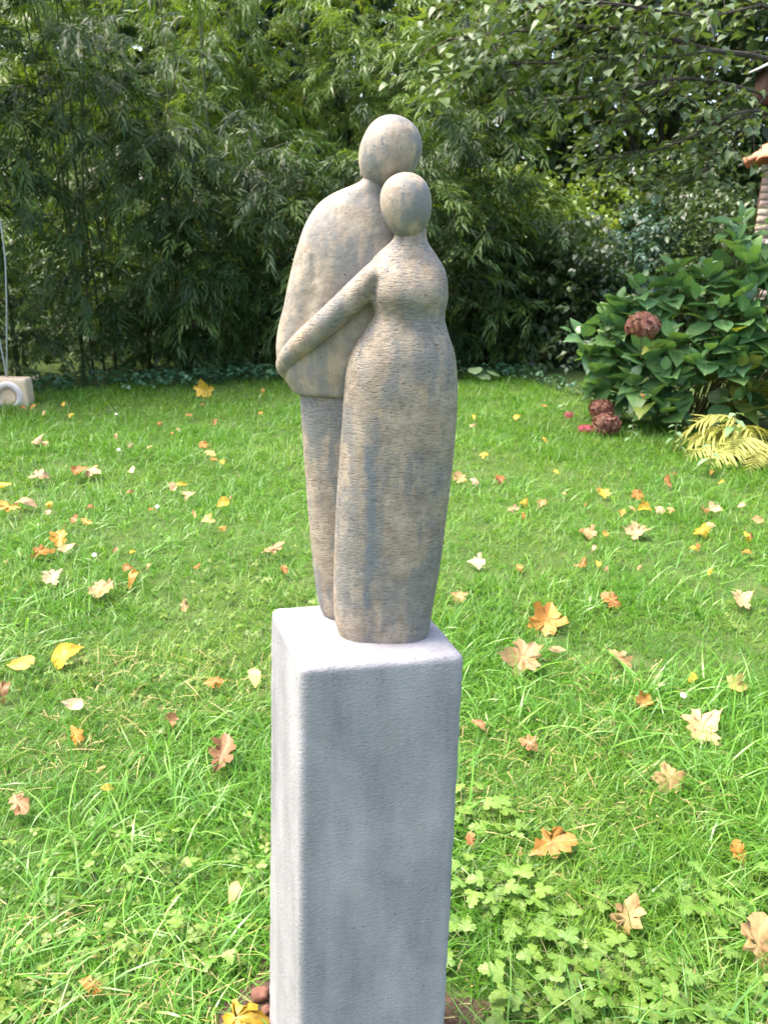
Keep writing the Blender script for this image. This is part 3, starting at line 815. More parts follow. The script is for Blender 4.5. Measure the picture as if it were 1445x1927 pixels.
LANDMARKS = [(690, 1140, 'plinth top'), (745, 1000, 'carved skirt'), (600, 950, 'carved trousers'), (384, 738, 'upright yellow leaf'), (20, 735, 'carved stone block'), (1385, 830, 'yellow fern'),
 (1135, 785, 'low faded flower heads'), (1030, 1170, 'large orange maple leaf'), (1200, 1003, 'peach leaf with dark underside'), (1318, 1003, 'golden star shaped leaf'), (247, 888, 'cream oval leaf'),
 (190, 1112, 'spotted tan leaf'), (162, 887, 'rusty and peach pair'), (112, 1013, 'orange oak leaf'), (72, 830, 'peach maple leaf'), (390, 845, 'orange and lemon pair'), (418, 949, 'yellow leaf by the trousers'),
 (515, 1035, 'tan and orange leaf'), (988, 944, 'golden leaf by the skirt'), (1135, 930, 'yellow leaf'), (1250, 910, 'upright rusty leaf'), (1395, 1130, 'peach leaf at the right edge'), (1040, 820, 'pink flower tuft'),
 (1178, 1735, 'upright tan oak leaf'), (1424, 1788, 'big tan leaf'), (1440, 1925, 'bottom right corner'), (1300, 1920, 'bottom right corner weeds'), (1120, 1920, 'bottom edge'), (960, 1760, 'lower plinth shaft'), (980, 1915, 'soil at the plinth foot'), (1036, 1592, 'long orange oak leaf'), (1388, 1612, 'curled orange leaf'), (845, 1600, 'plinth shaft'), (850, 1900, 'plinth foot'), (441, 1677, 'narrow tan leaf'), (176, 1856, 'deep orange leaf'), (1258, 1460, 'tan shadowed leaf'), (505, 1800, 'foot of the plinth')]
def place_words(px, py, skip=None):
    ds = sorted((math.hypot((px - a) * 0.8, (py - b) * 1.5), a, b, n_) for a, b, n_ in LANDMARKS)
    d, a, b, n_ = ds[0]
    dx, dy = px - a, (py - b) * 1.6
    near = 'just ' if d < 45 else ('well ' if d > 130 else '')
    if abs(dx) > abs(dy): w_ = 'right of' if dx > 0 else 'left of'
    else: w_ = 'below' if dy > 0 else 'above'
    return near + w_ + ' the ' + n_
_r = random.Random(21)
for i in range(66):
    left = i % 2 == 0
    px = _r.uniform(5, 540) if left else _r.uniform(870, 1440)
    py = 760 + (_r.random() ** 1.5) * 330
    if not left and py < 880 and px > 1060: py = _r.uniform(890, 1090)
    c, l = FAR_KINDS[_r.randrange(5)]
    lab = l + (' lawn left of the sculpture' if left else ' lawn right of the sculpture')
    kd = _r.choice(['oak', 'oak', 'oak', 'maple', 'oval', 'oval', 'linden'])
    word = {'oak': 'lobed', 'maple': 'star shaped', 'oval': 'oval', 'linden': 'pointed'}[kd]
    LEAVES.append((px, py, _r.uniform(10, 17) * (1.0 if py < 950 else 1.25), kd, c, _r.uniform(10, 45), (lab, l.split(' leaf')[0] + ' ' + word + ' leaf ' + place_words(px, py))))
leaf_spots = []
for i, (px, py, sp, kind, c, tilt, lab) in enumerate(LEAVES):
    h = 0.046 if py > 1000 else 0.052
    p = on_z(px, py, h)
    if px == 1208 and py == 745: p = on_y(px, py, 5.75)
    leaf_spots.append((p, sp * mpp(p)))
LP = np.array([[p[0], p[1], s] for p, s in leaf_spots])

# ------------------------------------------------------------------ grass and weeds in the lawn
def tuft(n, lo, hi, width, spread, seed, bend=(0.3, 1.3), segs=1, upright=0.5):
    r = random.Random(seed)
    ps = []
    for _ in range(n):
        b = blade(r.uniform(lo, hi), width * r.uniform(0.7, 1.2), r.uniform(*bend), segs, 0.2)
        a = r.uniform(0, 6.283)
        ps.append(xf(b, (r.uniform(-0.25, 0.25), r.uniform(0, upright), a), 1.0, (r.uniform(-spread, spread), r.uniform(-spread, spread), -0.004)))
    return join(ps)
def grass_points(n, y0, y1, power=1.0, seed=0, margin=0.6):
    r = np.random.RandomState(seed)
    u = r.rand(n)
    y = y0 + (y1 - y0) * u ** power
    hw = 0.50 * y + margin
    x = (r.rand(n) * 2 - 1) * hw
    return x, y
def hedge_front(x):
    return np.interp(x, [-7, -3.2, -2.5, -1.7, -1.06, 0.77, 1.4, 1.75, 2.2, 2.7, 5.0, 8.0], [4.9, 6.75, 7.25, 7.55, 7.95, 8.6, 8.5, 7.4, 6.25, 5.75, 5.5, 5.5])
def keep(x, y, clear=1.0, edge=0.08):
    k = (y < hedge_front(x) + 0.15)
    d = plinth_dist(x, y)
    k &= d > 0.01
    soft = np.clip((d - 0.03) / 0.13, 0.03, 1) * np.where((d < 0.10) & (y < 1.3), 0.25, 1)
    k &= np.random.RandomState(3).rand(len(x)) < soft
    if clear:
        bad = np.zeros(len(x), bool)
        for lx, ly, s in LP:
            bad |= (np.abs(x - lx) < 0.42 * s * clear) & (np.abs(y - (ly - 0.30 * s)) < 0.55 * s * clear)
        k &= ~(bad & (np.random.RandomState(4).rand(len(x)) < 0.62))
    return k
G = [tuft(10, 0.05, 0.115, 0.0034, 0.024, s, (0.3, 1.5), 2, 0.55) for s in range(6)] + [tuft(7, 0.045, 0.10, 0.0046, 0.026, 20 + s, (0.3, 1.3), 1, 0.5) for s in range(6)]
r = np.random.RandomState(11)
_yy = np.linspace(0.85, 8.9, 400)
_cd = np.cumsum((_yy / 1.5) ** -0.85 * (_yy + 1.2)); _cd /= _cd[-1]
_n = 43000
y = np.interp(r.rand(_n), _cd, _yy); x = (r.rand(_n) * 2 - 1) * (0.5 * y + 0.6)
k = keep(x, y); x, y = x[k], y[k]
n = len(x)
pat = vnoise(x * 1.7, y * 1.7, 8) * 0.6 + vnoise(x * 5, y * 5, 9) * 0.4
T = np.clip(0.10 + 0.75 * pat + r.normal(0, 0.16, n), 0, 0.999)
sc = (0.65 + 0.8 * vnoise(x * 2.6, y * 2.6, 4)) * r.uniform(0.75, 1.25, n) * np.where(y < 2.5, 0.95, 1.0) * (1 + 0.09 * np.clip(y - 1.8, 0, 4))
E = np.stack([r.normal(0, 0.12, n), r.normal(0.08, 0.12, n), r.uniform(-math.pi, math.pi, n)], -1)
o = scatter('grass', G, np.stack([x, y, ground_z(x, y)], -1), E, sc, T, r.randint(0, 6, n) + np.where(r.rand(n) < np.clip((y - 1.6) / 1.6, 0, 1), 6, 0), M_GRASS)
tag(o, 'short green lawn grass', None, None, 'stuff')

# longer coarse blades, leaning mostly to the right
LG = [tuft(5, 0.12, 0.27, 0.0052, 0.035, 40 + s, (0.6, 1.6), 4, 0.7) for s in range(5)]
xa, ya = grass_points(2300, 0.85, 2.6, 1.0, 5)
xb, yb = grass_points(4200, 2.3, 7.2, 1.0, 6)
x, y = np.concatenate([xa, xb]), np.concatenate([ya, yb])
k = keep(x, y, 1.2) & (vnoise(x * 2.2, y * 2.2, 12) > 0.38); x, y = x[k], y[k]
n = len(x)
E = np.stack([r.normal(0, 0.2, n), r.normal(0.3, 0.25, n), r.normal(0.35, 1.0, n)], -1)
sc = r.uniform(0.6, 1.15, n) * np.where(y > 3, 0.8, 1.0)
o = scatter('long_grass', LG, np.stack([x, y, ground_z(x, y)], -1), E, sc, r.rand(n), r.randint(0, 5, n), M_LONG, smooth=True)
tag(o, 'long coarse grass blades bending over the lawn', None, None, 'stuff')

# dry straw lying low near the front
ST = [xf(blade(0.12, 0.0026, 0.6, 3), (0, 1.25, 0)), xf(blade(0.08, 0.0022, 1.3, 3), (0, 1.1, 0)), xf(blade(0.15, 0.003, 0.4, 3), (0.4, 1.3, 0)), xf(blade(0.06, 0.004, 0.9, 2), (0.3, 1.2, 0))]
x, y = grass_points(7000, 0.85, 2.6, 1.2, 15)
k = keep(x, y, 1.1) & ((vnoise(x * 2.5, y * 2.5, 22) > 0.45) | (plinth_dist(x, y) < 0.16) & (np.random.RandomState(6).rand(len(x)) < 0.5)); x, y = x[k], y[k]
n = len(x)
o = scatter('straw', ST, np.stack([x, y, ground_z(x, y) + r.uniform(0.004, 0.04, n)], -1), np.stack([r.normal(0, 0.15, n), r.normal(0, 0.15, n), r.uniform(-3.14, 3.14, n)], -1), r.uniform(0.5, 1.1, n), r.rand(n), r.randint(0, 4, n), M_STRAW)
tag(o, 'dry straw blades lying in the near grass', None, None, 'stuff')

# clover and small round leaves in the sward
def trefoil(seed):
    rr = random.Random(seed)
    ps = []
    for k_ in range(3):
        lf = outline_leaf([(0, 0.0), (0.25, 0.26), (0.6, 0.42), (0.9, 0.34), (1.0, 0.08)], 0.3, 0.1, 0.02, seed + k_)
        ps.append(xf(lf, (rr.uniform(-0.2, 0.2), rr.uniform(-0.3, 0.1), k_ * 2.1 + rr.uniform(-0.2, 0.2)), 0.014))
    return join(ps)
CL = [trefoil(s) for s in range(3)]
x, y = grass_points(3200, 0.85, 3.6, 1.3, 25)
k = keep(x, y, 1.0) & (vnoise(x * 2.0 + 9, y * 2.0, 32) > 0.52); x, y = x[k], y[k]
n = len(x)
o = scatter('clover', CL, np.stack([x, y, ground_z(x, y) + r.uniform(0.012, 0.055, n)], -1), np.stack([r.normal(0, 0.3, n), r.normal(0, 0.3, n), r.uniform(-3.14, 3.14, n)], -1), r.uniform(0.6, 1.3, n), r.rand(n), r.randint(0, 3, n), M_CLOVER)
tag(o, 'small round clover leaves among the grass', None, None, 'stuff')

# creeping weeds with lobed leaves: one thing each
LOB = []
for s in range(4):
    v, f, u = outline_leaf(LOBED3, 0.25, 0.1, 0.03, s, (0.3, 0))
    LOB.append(make_mesh('leaf', v, f, M_BUTTER, True, None, u))
WEEDS = []
rw = random.Random(5)
for i in range(58):
    if i < 42: px, py = rw.uniform(872, 1440), 1660 + rw.random() * 265
    elif i < 50: px, py = rw.uniform(860, 1010), rw.uniform(1500, 1680)
    else: px, py = rw.uniform(180, 500), rw.uniform(1540, 1800)
    p = on_z(px, py, 0.03)
    if plinth_dist(p[0], p[1]) < 0.03 or (820 < px < 965 and py > 1825): continue
    if min(np.hypot(LP[:, 0] - p[0], LP[:, 1] - p[1]) - 0.5 * LP[:, 2]) < 0.015: continue
    WEEDS.append((p[0], p[1], px, py))
_wl = {}
for i, (x0, y0, px, py) in enumerate(WEEDS):
    t_ = empty('lobed_weed', (x0, y0, float(ground_z(x0, y0))))
    tag(t_, 'light green lobed weed ' + place_words(px, py), 'weed', 'lobed weeds in the grass round the plinth')
    sb = Build()
    for j in range(rw.randint(4, 6)):
        a = rw.uniform(0, 6.283); L = rw.uniform(0.025, 0.065); h = rw.uniform(0.025, 0.065)
        tip = np.array([L * math.cos(a), L * math.sin(a), h])
        sb.add(*tube([(0, 0, -0.005), tip * np.array([0.4, 0.4, 0.65]), tip], 0.0011, 4))
        s_ = rw.uniform(0.030, 0.056) * (1.0 if px > 600 else 0.7)
        link('leaf', rw.choice(LOB), t_, tip, (rw.uniform(-0.3, 0.3), rw.uniform(-0.1, 0.35), a + rw.uniform(-0.5, 0.5)), s_)
    link('stem', sb.mesh('stem', M_HSTEM), t_)

# red-brown stones at the plinth foot
for i, (px, py, s, lab) in enumerate([(490, 1872, 0.019, 'red brown stone against the plinth foot, larger one'), (501, 1898, 0.012, 'small reddish stone below the larger red brown stone'), (499, 1916, 0.010, 'smallest reddish stone beside the yellow lobed leaf')]):
    p = on_z(px, py, 0.02)
    rr = np.random.RandomState(i)
    th, ph = np.meshgrid(np.linspace(0, 2 * math.pi, 14, endpoint=False), np.linspace(0.05, math.pi - 0.05, 9))
    D = np.stack([np.cos(th) * np.sin(ph), np.sin(th) * np.sin(ph), np.cos(ph)], -1).reshape(-1, 3)
    rad = 1 + 0.7 * (vnoise(D[:, 0] * 2 + i + 5, D[:, 1] * 2 + D[:, 2] * 2, 6) - 0.5)
    D = np.sign(D) * np.abs(D) ** 0.8 * np.array([1.0, 0.8, 0.65]) * rad[:, None] * s
    F = [(a * 14 + b, (a + 1) * 14 + b, (a + 1) * 14 + (b + 1) % 14, a * 14 + (b + 1) % 14) for a in range(8) for b in range(14)]
    F += [tuple(range(14)), tuple(range(8 * 14 + 13, 8 * 14 - 1, -1))]
    tag(link('stone', make_mesh('stone', D, F, M_ROCK), None, (p[0], p[1], s * 0.45 + 0.01), (0, 0, i * 1.1)), lab, 'stone', 'stones at the plinth foot')

# ------------------------------------------------------------------ fallen leaves
FM = {}
for kind, pts in (('oak', OAK), ('maple', MAPLE), ('linden', LINDEN), ('oval', OVAL)):
    for s in range(8):
        v, f, u = outline_leaf(pts, [0.12, 0.45, -0.4, 0.6, 0.9, 0.2, -0.6, 0.3][s], [0.1, 0.4, 0.5, -0.25, 0.1, 0.8, 0.2, -0.5][s], 0.04, s * 7 + len(kind))
        if kind == 'oak': v[:, 1] *= 1.15
        rj = np.random.RandomState(s * 13 + len(kind))
        v[:, :2] += rj.normal(0, {'oak': 0.024, 'maple': 0.022}.get(kind, 0.014), (len(v), 2)); v[:, 1] += 0.06 * (s - 3.5) * (v[:, 0] - 0.4) ** 2 * 2; v[:, 1] *= [0.85, 1.0, 0.72, 0.95, 0.8, 0.65, 1.05, 0.9][s]; v[v[:, 1] > 0.1, 0] += rj.normal(0, 0.07)
        v[:, 2] += 0.06 * np.sin(v[:, 0] * 6 + s) * np.sin(v[:, 1] * 7 + s * 2)
        v = v - np.array([0.5, 0, 0])
        tb = tube([(-0.48, 0, 0), (-0.6, 0.02, -0.01), (-0.72, 0.05, 0.01)], 0.009, 4)
        nv = len(v)
        F = [tuple(t_) for t_ in f] + [tuple(i + nv for i in q) for q in tb[1]]
        V = np.vstack([v, tb[0]]); U = np.vstack([u, np.full((len(tb[0]), 3), 0.001)])
        FM[kind, s] = make_mesh('fallen_leaf', V, F, M_FALL, True, None, U)
rl = random.Random(9)
for i, (px, py, sp, kind, c, tilt, lab) in enumerate(LEAVES):
    p, s = leaf_spots[i]
    s = s * 1.02
    o = link('fallen_leaf', FM[kind, rl.randrange(8)], None, p)
    o.scale = (s, s, s)
    yaw = rl.uniform(-math.pi, math.pi)
    if kind in ('oak', 'maple') and tilt > 38: yaw = rl.uniform(0.9, 2.2)
    if sp > 70 and tilt < 35: yaw = rl.choice([0.2, 2.9, -0.2]) + rl.uniform(-0.2, 0.2)
    o.rotation_euler = (Matrix.Rotation(R_(tilt), 3, 'X') @ Matrix.Rotation(rl.uniform(-0.2, 0.2), 3, 'Y') @ Matrix.Rotation(yaw, 3, 'Z')).to_euler()
    o.location.z += 0.18 * s * math.sin(R_(tilt))
    _q = rl.uniform(0.55, 0.85); o.color = (c[0] * _q, c[1] * _q * rl.uniform(0.92, 1.04), c[2] * _q * 0.95, 1)
    if isinstance(lab, tuple): tag(o, lab[1], 'leaf', 'small fallen leaves in the distant lawn')
    else: tag(o, lab, 'leaf', 'fallen autumn leaves on the lawn')

# daisies
pet = join([xf(strip_leaf([(0, 0.05), (0.5, 0.16), (0.85, 0.13), (1.0, 0.02)], 0.1, 0.15), (0, -0.15, k * 2 * math.pi / 11), 0.011, (0, 0, 0)) for k in range(11)])
PETM = make_mesh('petals', pet[0], pet[1], M_WHITE, False, None, pet[2])
bb = Build(); bb.add(*egg((722, 980), (722, 960), 1.3, 8, 0.5, 1.0, 10, 7))
_v = np.concatenate(bb.V); _v -= _v.mean(0); _v *= 0.0045 / np.abs(_v).max()
CENM = make_mesh('centre', _v, bb.F, M_YCEN)
STEMM = make_mesh('stem', *tube([(0, 0, -0.07), (0.004, 0, -0.03), (0, 0, 0)], 0.001, 4), M_HSTEM)
for px, py, lab in [(296, 953, 'white daisy in the left lawn left of the trousers'), (219, 779, 'white daisy in the far left lawn, farthest back'), (224, 846, 'white daisy in the far left lawn above the cream oval leaf'), (178, 1044, 'white daisy in the left lawn above the orange oval leaf'), (1285, 1308, 'white daisy in the right lawn above the pale maple leaf')]:
    p = on_z(px, py, 0.075)
    t_ = empty('daisy', p)
    tag(t_, lab, 'flower', 'daisies in the lawn')
    t_.rotation_euler = (0.5, 0.1, 0)
    link('petals', PETM, t_); link('centre', CENM, t_, (0, 0, 0.002)); link('stem', STEMM, t_)

# ------------------------------------------------------------------ bamboo
def bamboo_spray(seed, nleaf=8):
    rr = random.Random(seed)
    ps = []
    L = 0.20
    for i in range(nleaf):
        t_ = (i + 0.6) / nleaf
        ln = rr.uniform(0.095, 0.155) * (1.0 if t_ < 0.85 else 0.85)
        hw = 0.075
        lf = leaf5(hw * 1.1, 0.35, 0.4, rr.uniform(0.05, 0.3))
        sgn = 1 if i % 2 else -1
        yaw = sgn * rr.uniform(0.35, 0.8) * (1.15 - t_ * 0.7)
        ps.append(xf(lf, (rr.uniform(-0.5, 0.5), rr.uniform(-0.05, 0.5), yaw), ln, (L * t_, 0, -0.06 * t_ * t_)))
    return join(ps)
SPR = [bamboo_spray(100 + s) for s in range(5)]
def bamboo_clump(x0, y0, h, seed, mat, ncul=6, nbr=15, lean=0.6, spread=0.3, front=(-0.15, -1.0), canes_straight=False, blen=(0.4, 0.85), tb=0.0, t0=0.05, label=None, group=None):
    rr = np.random.RandomState(seed)
    root = empty('bamboo', (x0, y0, 0))
    tag(root, label, 'bamboo', group)
    P, E, Sc, T = [], [], [], []
    twigs = Build()
    fa = math.atan2(front[1], front[0])
    for c in range(ncul):
        a = rr.uniform(0, 2 * math.pi)
        base = np.array([math.cos(a), math.sin(a), 0]) * spread * rr.uniform(0.2, 1)
        da = fa + rr.normal(0, 0.9)
        hh = h * rr.uniform(0.78, 1.05)
        ln = 0.05 if canes_straight else lean * rr.uniform(0.4, 1.2)
        t = np.linspace(0, 1, 9)
        pts = base + np.stack([math.cos(da) * ln * t ** 2.2, math.sin(da) * ln * t ** 2.2, hh * t * (1 - 0.1 * t * (ln / max(h, 1)))], -1)
        V, F = tube(pts, np.linspace(0.012, 0.004, 9), 6)
        link('cane', make_mesh('cane', V, F, M_CANE), root)
        for b in range(nbr):
            tt = t0 + (1 - t0) * (b + rr.rand()) / nbr
            p0 = np.array([np.interp(tt, t, pts[:, k_]) for k_ in range(3)])
            ba = fa + rr.normal(0, 1.15)
            L = rr.uniform(*blen) * (0.65 + 0.6 * math.sin(math.pi * min(1, tt * 0.9 + 0.1)))
            rise, sag = rr.uniform(0.3, 0.75), rr.uniform(0.45, 0.8)
            bt = rr.beta(1.4, 1.8)
            s = np.linspace(0, 1, 5)
            bp = p0 + np.stack([math.cos(ba) * L * s, math.sin(ba) * L * s, L * (rise * s - sag * s * s)], -1)
            bp[:, 2] = np.maximum(bp[:, 2], 0.05)
            twigs.add(*tube(bp, np.linspace(0.0035, 0.0015, 5), 3, False))
            ns = rr.randint(5, 8)
            for q in range(ns):
                u = 0.25 + 0.75 * (q + rr.rand() * 0.8) / ns
                pp = np.array([np.interp(u, s, bp[:, k_]) for k_ in range(3)])
                pitch = math.atan2(-(rise - 2 * sag * u), 1.0)
                P.append(pp)
                E.append((rr.normal(0, 0.4), pitch * 0.75 + rr.normal(0.05, 0.2), ba + rr.choice([-1, 1]) * rr.uniform(0.1, 0.8)))
                Sc.append(rr.uniform(0.8, 1.25))
                T.append(np.clip(bt * 0.8 + rr.rand() * 0.2 + tb, 0, 0.999))
    link('twigs', twigs.mesh('twigs', M_CANE), root)['kind'] = 'stuff'
    n = len(P)
    f = scatter('foliage', SPR, P, E, Sc, T, rr.randint(0, 5, n), mat, root)
    f['kind'] = 'stuff'
    return root
def hx(px, Y): return on_y(px, 600, Y)[0]
# front row (left to right), hanging over the lawn edge
FRONT = [(-5.2, 7.1, 4.6), (-4.3, 7.3, 4.8), (-3.55, 7.75, 4.5), (-2.85, 8.15, 4.4), (-2.2, 8.4, 3.5), (-1.6, 8.65, 2.7), (-0.95, 8.95, 2.4), (-0.3, 9.15, 2.3), (0.3, 9.35, 2.5)]
FL_ = ['dark bamboo clump beyond the left edge of the lawn', 'dark bamboo clump at the left end of the hedge', 'dark bamboo clump behind the carved stone block', 'dark bamboo clump right of the carved stone block',
       'mid height dark bamboo clump left of the upright yellow leaf', 'low dark bamboo clump behind the upright yellow leaf', 'low dark bamboo clump just left of the statue', 'low dark bamboo clump hidden partly by the man figure', 'low dark bamboo clump behind the woman figure']
for i, (x0, y0, h) in enumerate(FRONT):
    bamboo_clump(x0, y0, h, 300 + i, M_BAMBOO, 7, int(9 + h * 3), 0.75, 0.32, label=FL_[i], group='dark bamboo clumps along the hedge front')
# drooping tall clump right of the heads
bamboo_clump(hx(930, 9.3), 9.5, 3.7, 320, M_BAMBOO, 8, 20, 0.8, 0.3, label='tall dark bamboo drooping right of the carved heads', group='dark bamboo clumps along the hedge front')
# taller row behind, its sunlit brightness put into the leaf colour
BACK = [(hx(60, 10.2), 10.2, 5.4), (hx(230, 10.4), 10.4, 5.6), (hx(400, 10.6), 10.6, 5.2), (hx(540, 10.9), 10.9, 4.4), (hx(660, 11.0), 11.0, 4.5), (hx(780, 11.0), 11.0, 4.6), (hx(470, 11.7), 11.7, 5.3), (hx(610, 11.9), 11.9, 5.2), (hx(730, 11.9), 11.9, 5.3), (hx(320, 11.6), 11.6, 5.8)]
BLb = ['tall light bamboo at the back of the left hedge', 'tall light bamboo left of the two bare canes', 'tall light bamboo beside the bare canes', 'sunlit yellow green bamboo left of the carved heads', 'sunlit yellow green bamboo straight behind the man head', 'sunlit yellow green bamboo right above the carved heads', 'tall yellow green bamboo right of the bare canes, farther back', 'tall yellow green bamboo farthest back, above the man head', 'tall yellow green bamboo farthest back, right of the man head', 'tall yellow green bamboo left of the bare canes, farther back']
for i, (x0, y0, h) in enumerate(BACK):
    bamboo_clump(x0, y0, h, 340 + i, M_BAMBOO_LIT, 7, 20, 0.9, 0.45, label=BLb[i], group='light bamboo behind the front hedge', tb=0.1)
# bare canes standing up in front of the light bamboo
for i, (px, lab) in enumerate([(398, 'tall straight bamboo cane, thicker of two bare canes upper left'), (330, 'thin straight bamboo cane left of the thicker bare cane')]):
    c0 = on_y(px, 330, 9.4)
    root = empty('bamboo', (c0[0], 9.4, 0))
    tag(root, lab, 'bamboo', 'bare bamboo canes')
    z = np.linspace(0, 4.9, 15)
    V, F = tube(np.stack([0.02 * np.sin(z * 1.1) - 0.012 * z, 0 * z, z], -1), (0.016 if i == 0 else 0.010), 8)
    link('cane', make_mesh('cane', V, F, M_CANE), root)
    rr = np.random.RandomState(i + 77)
    n = 60
    zz = rr.uniform(1.9, 4.8, n); aa = rr.uniform(-3.14, 3.14, n)
    P = np.stack([np.cos(aa) * rr.uniform(0.02, 0.3, n), np.sin(aa) * 0.2, zz], -1)
    f = scatter('foliage', SPR, P, np.stack([rr.normal(0, 0.4, n), rr.normal(0.2, 0.3, n), aa], -1), rr.uniform(0.8, 1.2, n), rr.rand(n), rr.randint(0, 5, n), M_BAMBOO_LIT, root)
    f['kind'] = 'stuff'

# ------------------------------------------------------------------ broad-leaved shrubs and trees
LEAF6 = leaf5(0.30, 0.42, 0.3, 0.2)
def cluster(seed, n=6, spread=0.5):
    rr = random.Random(seed)
    ps = []
    for i in range(n):
        a = rr.uniform(0, 6.283)
        ps.append(xf(LEAF6, (rr.uniform(-0.5, 0.5), rr.uniform(-0.1, 0.8), a), rr.uniform(0.7, 1.1), (rr.uniform(0, spread) * math.cos(a), rr.uniform(0, spread) * math.sin(a), rr.uniform(-spread, spread) * 0.7)))
    return join(ps)
CLU = [cluster(500 + s) for s in range(5)]
def leafy(name, x0, y0, h, rad, leaf, nclu, mat, seed, label, cat, group, trunk_r=0.05, crown_lo=0.0, lobes=9, tb=0.0, squash=1.0):
    rr = np.random.RandomState(seed)
    root = empty(name, (x0, y0, 0))
    tag(root, label, cat, group)
    lo = crown_lo * h
    cz = (lo + h) / 2
    tr = np.array([[0, 0, 0], [rr.normal(0, 0.03), rr.normal(0, 0.03), lo + (h - lo) * 0.3], [rr.normal(0, 0.08), rr.normal(0, 0.08), h * 0.85]])
    if cat == 'tree':
        link('trunk', make_mesh('trunk', *tube(spline(tr, 8), np.linspace(trunk_r, trunk_r * 0.3, 8), 9), M_BARK), root)
    P = []
    limbs = Build()
    for l in range(lobes):
        a = rr.uniform(0, 6.283); rr_ = rad * rr.uniform(0.25, 0.75)
        c = np.array([math.cos(a) * rr_, math.sin(a) * rr_ * squash, lo + (h - lo) * (0.12 + 0.76 * (l + rr.rand()) / lobes)])
        taper = 1.0 - 0.45 * abs((c[2] - cz) / max(h - cz, 0.1))
        c[:2] *= taper
        lr = rad * rr.uniform(0.38, 0.6)
        st = np.array([0, 0, max(0.02, c[2] * 0.45 if cat == 'tree' else 0.02)])
        limbs.add(*tube(spline([st, (st + c) / 2 + [0, 0, 0.1 * h * 0.3], c], 6), np.linspace(trunk_r * 0.45, trunk_r * 0.12, 6), 5))
        m = nclu // lobes
        d = rr.normal(0, 1, (m, 3)); d /= np.linalg.norm(d, axis=1)[:, None]
        q = c + d * (lr * rr.uniform(0.45, 1.05, m) ** 0.6)[:, None] * np.array([1, 1, 0.75])
        P.append(q)
    link('limbs' if cat == 'tree' else 'stems', limbs.mesh('limbs', M_BARK), root)
    P = np.concatenate(P); P[:, 2] = np.maximum(P[:, 2], 0.04)
    n = len(P)
    T = np.clip(rr.beta(1.5, 1.8, n) + tb, 0, 0.999)
    E = np.stack([rr.normal(0, 0.35, n), rr.normal(0.15, 0.35, n), rr.uniform(-3.14, 3.14, n)], -1)
    f = scatter('crown' if cat == 'tree' else 'foliage', CLU, P, E, leaf * rr.uniform(0.75, 1.25, n), T, rr.randint(0, 5, n), mat, root)
    f['kind'] = 'stuff'
    return root
def lf(px, Y): return on_y(px, 500, Y)[0]
GS = 'shrubs at the back right of the lawn'
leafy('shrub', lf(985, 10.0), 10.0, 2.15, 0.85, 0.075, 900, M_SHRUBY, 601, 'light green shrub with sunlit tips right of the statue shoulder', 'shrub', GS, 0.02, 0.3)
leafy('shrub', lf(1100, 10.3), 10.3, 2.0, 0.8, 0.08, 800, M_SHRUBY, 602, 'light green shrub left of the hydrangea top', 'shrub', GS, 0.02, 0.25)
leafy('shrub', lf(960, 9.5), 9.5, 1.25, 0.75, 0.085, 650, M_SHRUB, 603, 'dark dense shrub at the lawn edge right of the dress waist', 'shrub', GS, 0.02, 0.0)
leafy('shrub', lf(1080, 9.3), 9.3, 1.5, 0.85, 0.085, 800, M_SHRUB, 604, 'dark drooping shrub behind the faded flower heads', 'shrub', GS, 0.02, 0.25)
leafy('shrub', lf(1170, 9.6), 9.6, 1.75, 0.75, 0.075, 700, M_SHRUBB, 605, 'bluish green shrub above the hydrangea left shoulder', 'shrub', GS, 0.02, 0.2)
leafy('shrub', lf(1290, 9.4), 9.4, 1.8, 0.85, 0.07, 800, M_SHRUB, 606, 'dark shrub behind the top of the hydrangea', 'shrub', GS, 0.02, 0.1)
leafy('shrub', lf(1210, 12.2), 12.2, 2.3, 0.8, 0.08, 600, M_WOOD, 607, 'yellow lit shrub glimpsed far behind the hydrangea', 'shrub', GS, 0.02, 0.2, tb=0.3)  # tint pushed to the yellow end, so the lit look is in the colour
leafy('shrub', lf(1420, 8.0), 9.9, 2.6, 0.9, 0.07, 900, M_SHRUB, 608, 'dark ivy covered shrub behind the brick pillar', 'shrub', GS, 0.02, 0.0)
GT = 'trees behind the hedge'
for i, (px, Y, h, rad, lo, mat, tb, lab) in enumerate([
    (-60, 13.0, 7.5, 2.2, 0.15, M_WOOD, 0.0, 'tree behind the left end of the bamboo hedge'),
    (200, 13.5, 8.0, 2.2, 0.2, M_WOOD, 0.0, 'tree rising behind the bare bamboo canes'),
    (430, 14.0, 7.0, 2.0, 0.25, M_SHRUBB, 0.0, 'dark bluish leaved tree showing above the light bamboo'),
    (600, 13.6, 7.0, 2.0, 0.2, M_SHRUBB, 0.0, 'dark tree above the carved man head'),
    (820, 13.5, 7.5, 2.2, 0.1, M_WOOD, 0.1, 'tree behind the bamboo right of the carved heads'),
    (1040, 14.0, 8.0, 2.3, 0.12, M_WOOD, 0.1, 'tree seen between the overhanging branches and light shrubs'),
    (1250, 13.0, 7.0, 2.2, 0.1, M_SHRUB, 0.0, 'dark tree behind the overhanging branches'),
    (1480, 13.0, 7.5, 2.4, 0.1, M_SHRUB, 0.0, 'dark tree behind the brick pillar')]):
    leafy('tree', on_y(px, 400, Y)[0], Y, h, rad, 0.17, 1500, mat, 640 + i, lab, 'tree', GT, 0.13, lo, 12, tb)
